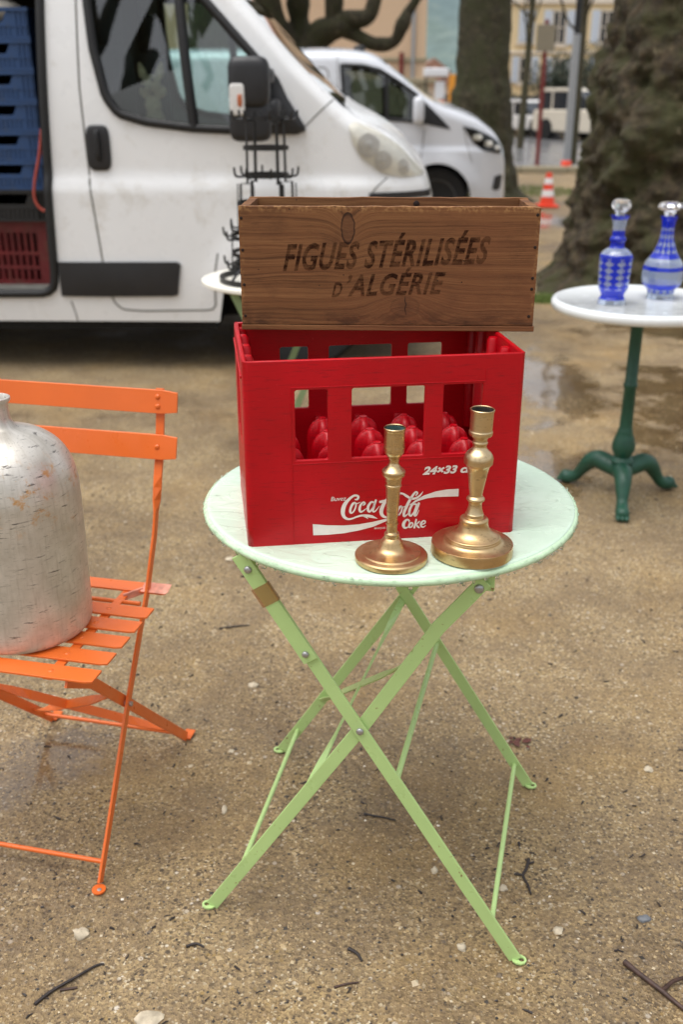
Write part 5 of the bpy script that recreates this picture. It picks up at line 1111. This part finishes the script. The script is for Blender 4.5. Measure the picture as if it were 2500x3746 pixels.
# ---------------------------------------------------------------- buildings
def window(parent, x, y, z0, z1, w, shutters=True, open_=True, pane=M_pane):
    b = B(); b.box(x - w / 2, x + w / 2, y - .02, y + .05, z0, z1); f = b.obj('window', pane, parent)
    b = B()
    for (x0, x1, a, c) in ((x - w / 2, x + w / 2, z0, z0 + .06), (x - w / 2, x + w / 2, z1 - .06, z1), (x - w / 2, x - w / 2 + .06, z0, z1), (x + w / 2 - .06, x + w / 2, z0, z1), (x - .03, x + .03, z0, z1), (x - w / 2, x + w / 2, (z0 + z1) / 2 - .02, (z0 + z1) / 2 + .02)): b.box(x0, x1, y - .05, y - .022, a, c)
    b.obj('frame', M_trim, f)
    b = B(); b.box(x - w / 2 - .12, x + w / 2 + .12, y - .10, y - .003, z0 - .12, z0 - .01); b.obj('sill', M_trim, f)
    if shutters:
        for s in (-1, 1):
            sw = w / 2 + .06; xc = x + s * (w / 2 + sw / 2 + .03) if open_ else x + s * w / 4; b = B(); b.box(xc - sw / 2, xc + sw / 2, y - .10, y - .055, z0, z1)
            o = b.obj('shutter', M_shutter, parent); b = B()
            for k in range(9): zq = z0 + (z1 - z0) * (k + .5) / 9; b.box(xc - sw / 2 + .04, xc + sw / 2 - .04, y - .115, y - .10, zq - .035, zq + .035)
            b.obj('louvre', M_shutter_b, o)
t = thing('house', 'pale yellow house with light blue shutters across the road', 'house', (0, 50, 0))
b = B(); b.box(6.6, 17, .0, 9, 0, 7.6); b.obj('wall', M_ywall, t); b = B(); b.box(6.5, 17.1, -.12, -.002, 5.05, 5.35); b.box(6.5, 17.1, -.08, -.002, 3.02, 3.14); b.obj('cornice', M_trim, t, None, .02)
b = B(); b.add([(6.2, -.5, 7.5), (17.4, -.5, 7.5), (17.4, 9.5, 7.5), (6.2, 9.5, 7.5), (8, 4.5, 9.0), (15.6, 4.5, 9.0)], [(0, 1, 5, 4), (1, 2, 5), (2, 3, 4, 5), (3, 0, 4), (3, 2, 1, 0)]); b.obj('roof', M_roof, t)
window(t, 8.38, 0, 3.50, 4.80, .66, True, False); window(t, 9.85, 0, 3.40, 4.80, .62); window(t, 12.0, 0, 3.45, 4.80, .62); window(t, 8.42, 0, 1.80, 2.90, .52); window(t, 10.0, 0, 1.75, 2.85, .60); window(t, 12.0, 0, 1.75, 2.85, .60)
window(t, 9.85, 0, 5.75, 7.0, .62); window(t, 12.0, 0, 5.75, 7.0, .62); window(t, 8.38, 0, 5.75, 7.0, .62)
b = B(); b.tube([(7.0, -.08, 0), (7.0, -.08, 7.4)], .05, 8); b.obj('drainpipe', M_zinc, t, 60)
t = thing('building', 'large plain beige rendered building behind the pollarded tree', 'building', (0, 35, 0))
b = B(); b.box(-14, 2.70, 0, 12, 0, 6.8); b.obj('wall', M_beige, t); b = B(); b.box(-14.0, 2.76, -.07, -.002, 2.28, 2.40); b.box(-14.0, 2.76, -.05, -.002, 5.2, 5.4); b.obj('string_course', M_stonew, t, None, .02)
b = B(); b.tube([(2.28, -.08, .2), (2.28, -.08, 6.7)], .055, 8); b.obj('drainpipe', M_zinc, t, 60); b = B(); b.tube([(1.92, -.10, .2), (1.92, -.10, 2.55)], .07, 8); b.obj('standpipe', M_rust, t, 60)
b = B(); b.box(-14, 2.72, -.3, 0, 0, 1.75); b.obj('plinth', M_stonew, t, None, .03)

window(t, -3.2, 0, 2.7, 4.2, .8); window(t, -7.2, 0, 2.7, 4.2, .8)
b = B(); b.add([(-14.4, -.6, 6.7), (3.2, -.6, 6.7), (3.2, 12.6, 6.7), (-14.4, 12.6, 6.7), (-12, 6, 8.3), (1, 6, 8.3)], [(0, 1, 5, 4), (1, 2, 5), (2, 3, 4, 5), (3, 0, 4), (3, 2, 1, 0)]); b.obj('roof', M_roof, t)
# stone wall and things of the market in the gap beside it
t = thing('stone_wall', 'low old stone wall at the corner of the beige building', 'wall', (0, 31, 0))
for r_ in range(5):
    for c_ in range(5): q = B(); x = 1.2 + c_ * .26 + (.13 if r_ % 2 else 0); q.box(x + .01, x + .25, -.15, .15, r_ * .32 + .01, r_ * .32 + .31); q.obj('stone', M_stonew, t, None, .02)
q = B(); q.box(1.1, 2.7, -.2, .2, 1.6, 1.74); q.obj('coping', M_stonew, t, None, .02)
t = thing('market_stall', 'distant market stall with white awning and hanging orange cloth', 'stall', (2.55, 27, 0))
for x in (-.45, 0, .42):
    b = B(); b.box(x - .02, x + .02, -.02, .02, 0, 1.72); b.obj('post', M_blackiron, t)
b = B(); b.box(-.5, .1, -.15, .3, 1.72, 1.92); b.obj('awning', M_banner_w, t, None, .03); b = B(); b.box(.12, .36, -.06, -.03, 1.15, 1.78); b.obj('orange_cloth', M_banner_o, t); b = B(); b.box(-.22, .02, -.06, -.03, 1.22, 1.62); b.obj('white_cloth', M_banner_w, t); b = B(); b.box(-.22, .02, -.07, -.04, .95, 1.18); b.obj('poster', M_cone, t); b = B(); b.box(-.48, .48, -.1, .3, .6, .95); b.obj('counter', M_dark, t)
for (x, y, w, h, lab) in ((8.4, 95, 3.2, 3.6, 'far pink roofed house left of the straight mossy trunk'), (10.2, 120, 3.5, 5.0, 'farthest low house at the foot of the hill')):
    t = thing('house', lab, 'house', (x, y, 0)); b = B(); b.box(-w / 2, w / 2, 0, 6, -2, h - 1.4); b.obj('wall', M_pinkwall, t); b = B(); b.prism([(-w / 2 - .3, h - 1.5), (w / 2 + .3, h - 1.5), (0, h)], -.4, 6.4, lambda a, c, h_: (a, h_, c)); b.obj('roof', M_roof, t)
    for k in (-.25, .25): window(t, k * w, 0, h - 3.4, h - 2.2, .7, False)
# wooded hill
b = B(); rows = []
for j in range(26):
    y = 250 + 22 * j; rows.append([(x, y, -3 + 112 * sm01(j / 20) * (.6 + .4 * noise.noise(Vector((x * .006, j * .2, 1)))) + (9 if j else 0) * noise.noise(Vector((x * .02, y * .02, 4)))) for x in range(-350, 500, 12)])
b.grid(rows); struct(b.obj('hill', M_hill, smooth=180, fixn=False))

# bare trees behind the photographer: only the van windows mirror them
for i, (x, y, h, lab) in enumerate(((-4.4, -5.5, 3.0, 'bare tree behind the photographer mirrored in the big van window'), (.8, -8.5, 3.4, 'second bare tree farther behind the photographer'))):
    t = thing('plane_tree', lab, 'tree', (x, y, 0)); trunk_mesh([(0, .5), (.3, .4), (h, .34)], 4.1 + i, .05, 48, .1, root=.2).obj('trunk', M_bark2, t, 180); crown(B(), h, .32, 6, 2.8, 4, 41 + i).obj('crown', M_branch, t, 60)

# ---------------------------------------------------------------- litter on the ground
def twig(label, pts, r, mat=M_twig, forks=(), group=None):
    b = B(); P = catmull([Vector((x, y, gz(x, y) - .004 + r * .75 + dz)) for x, y, dz in pts], 5); n = len(P)
    b.tube(P, [r * (1 - .45 * k / n) * (1 + .15 * noise.noise(p * 90)) for k, p in enumerate(P)], 7)
    for f in forks: Q = [Vector((x, y, gz(x, y) - .004 + r * .6 + dz)) for x, y, dz in f]; b.tube(Q, [r * .7 * (1 - .4 * k / len(Q)) for k in range(len(Q))], 6)
    return tag(b.obj('twig', mat, None, 60), label, 'twig', group)
twig('thick brown broken twig at the lower right corner', [(.468, 1.228, .002), (.485, 1.203, .003), (.508, 1.176, .002), (.545, 1.128, 0), (.59, 1.085, 0)], .0055, M_twig, [[(.512, 1.170, .003), (.535, 1.185, .008), (.56, 1.192, .010)]])
twig('long thin curved twig at the lower left', [(-.485, 1.148, 0), (-.465, 1.172, .001), (-.435, 1.196, .002), (-.405, 1.222, .001), (-.392, 1.226, 0)], .0030, M_twig_d)
twig('forked dark twig beside the right front table leg', [(.352, 1.470, 0), (.342, 1.442, .002), (.333, 1.424, .003), (.338, 1.402, .001), (.340, 1.380, 0)], .0032, M_twig_d, [[(.334, 1.426, .003), (.318, 1.430, .001)], [(.347, 1.455, .003), (.360, 1.462, .001)]])
twig('thin broken twig between the front table legs', [(.045, 1.600, 0), (.062, 1.592, .001), (.085, 1.586, .001), (.108, 1.578, 0)], .0024, M_twig_d)
twig('short dark twig left of the front left table foot', [(-.262, 1.262, 0), (-.246, 1.268, .001), (-.232, 1.262, 0)], .0028, M_twig_d)
twig('short twig in the bottom middle foreground', [(-.012, 1.180, 0), (.008, 1.186, .001), (.028, 1.190, 0)], .0022, M_twig)
twig('dark stubby twig left of the right table foot', [(.012, 1.258, 0), (.026, 1.246, .002), (.034, 1.232, 0)], .0035, M_twig_d)
twig('short twig lying behind the orange chair back', [(-.30, 2.66, 0), (-.27, 2.68, .001), (-.235, 2.675, 0)], .003, M_twig_d)
twig('short straight twig at the lower left edge', [(-.452, 1.175, 0), (-.425, 1.180, 0)], .0028, M_twig)
twig('thin dark twig under the left side of the mint table', [(-.33, 2.35, 0), (-.29, 2.36, .001), (-.25, 2.37, 0)], .003, M_twig_d)
def stone(label, x, y, s, mat, e=(1, .8, .6), seed=0):
    b = B(); rows = []; n, m = 14, 8
    for j in range(m + 1):
        th = -PI / 2 + PI * j / m; row = []
        for k in range(n):
            a = 2 * PI * k / n; p = Vector((math.cos(th) * math.cos(a), math.cos(th) * math.sin(a), math.sin(th))); d = 1 + .40 * noise.noise(p * 1.8 + Vector((seed * 3.1, 0, 0))) + .22 * noise.noise(p * 4 + Vector((seed * 1.7, 0, 0))); row.append((x + p.x * s * e[0] * d, y + p.y * s * e[1] * d, gz(x, y) - .004 + s * e[2] * .30 + p.z * s * e[2] * d))
        rows.append(row + row[:1])
    b.grid(rows); tag(b.obj('stone', mat, None, 60), label, 'stone')
stone('knobbly white stone at the lower left below the chair foot', -.446, 1.290, .0135, M_stone_w, (1.15, .8, .6), 1); stone('smooth dark grey stone near the lower right edge', .529, 1.327, .0115, M_stone_g, (1.1, .7, .4), 2); stone('flat pale stone at the bottom edge of the picture', -.300, 1.122, .0190, M_stone_w, (1.2, .8, .25), 3); stone('pale angular stone inside the right front leg', .172, 1.440, .0085, M_stone_w, (.8, 1, .6), 4); stone('pale stone right of the front right table leg', .293, 1.395, .0085, M_stone_w, (1, .8, .6), 5); stone('small white stone right of the front right table foot', .372, 1.298, .0085, M_stone_w, (1, 1, .6), 6); stone('pale stone at the front right table foot', .203, 1.262, .0085, M_stone_w, (.9, 1, .5), 7); stone('pale oblong stone left of the left table legs', -.236, 1.612, .009, M_stone_w, (.6, 1.5, .5), 8); stone('pale stone under the left rim of the mint table', -.215, 2.07, .0115, M_stone_w, (1, .8, .6), 9); stone('white pebble behind the orange chair upright', -.345, 2.78, .013, M_stone_w, (1, .8, .6), 10); stone('pale pebble at the right edge of the foreground', .655, 1.745, .0095, M_stone_w, (1, 1, .6), 11)
b = B(); rg = random.Random(12)
for k in range(9):
    x, y = .393 + rg.uniform(-.022, .022), 1.84 + rg.uniform(-.025, .025); a = rg.uniform(0, 6.28); s = rg.uniform(.006, .014); z = gz(x, y) + rg.uniform(0, .003) - .001
    b.add([(x + s * math.cos(a + q) * e, y + s * math.sin(a + q) * e, z + (.002 if i % 2 else 0)) for i, (q, e) in enumerate(((0, 1), (1.2, .6), (2.4, .7), (3.3, 1), (4.2, .6), (5.2, .7)))], [tuple(range(6))])
tag(b.obj('leaf', M_leaf, None, fixn=False), 'crushed reddish brown leaf behind the right legs of the mint table', 'leaf')
b = B(); rg = random.Random(13)
for k in range(520):
    y = rg.uniform(.95, 3.6); hw = .12 + .38 * y; x = rg.uniform(-hw, hw); a = rg.uniform(0, 6.28); L = rg.uniform(.003, .014); w = rg.uniform(.0008, .0026); z = gz(x, y) - .0025; c, s = math.cos(a), math.sin(a)
    b.tube([(x, y, z), (x + L * .5 * c, y + L * .5 * s, z + rg.uniform(0, .0015)), (x + L * (c + rg.uniform(-.3, .3)), y + L * (s + rg.uniform(-.3, .3)), z)], [w, w * .9, w * .5], 5)
tag(stuff(b.obj('leaf_litter', M_twig_d, fixn=False)), 'dark crumbs of bark and leaf scattered over the sand', 'litter')
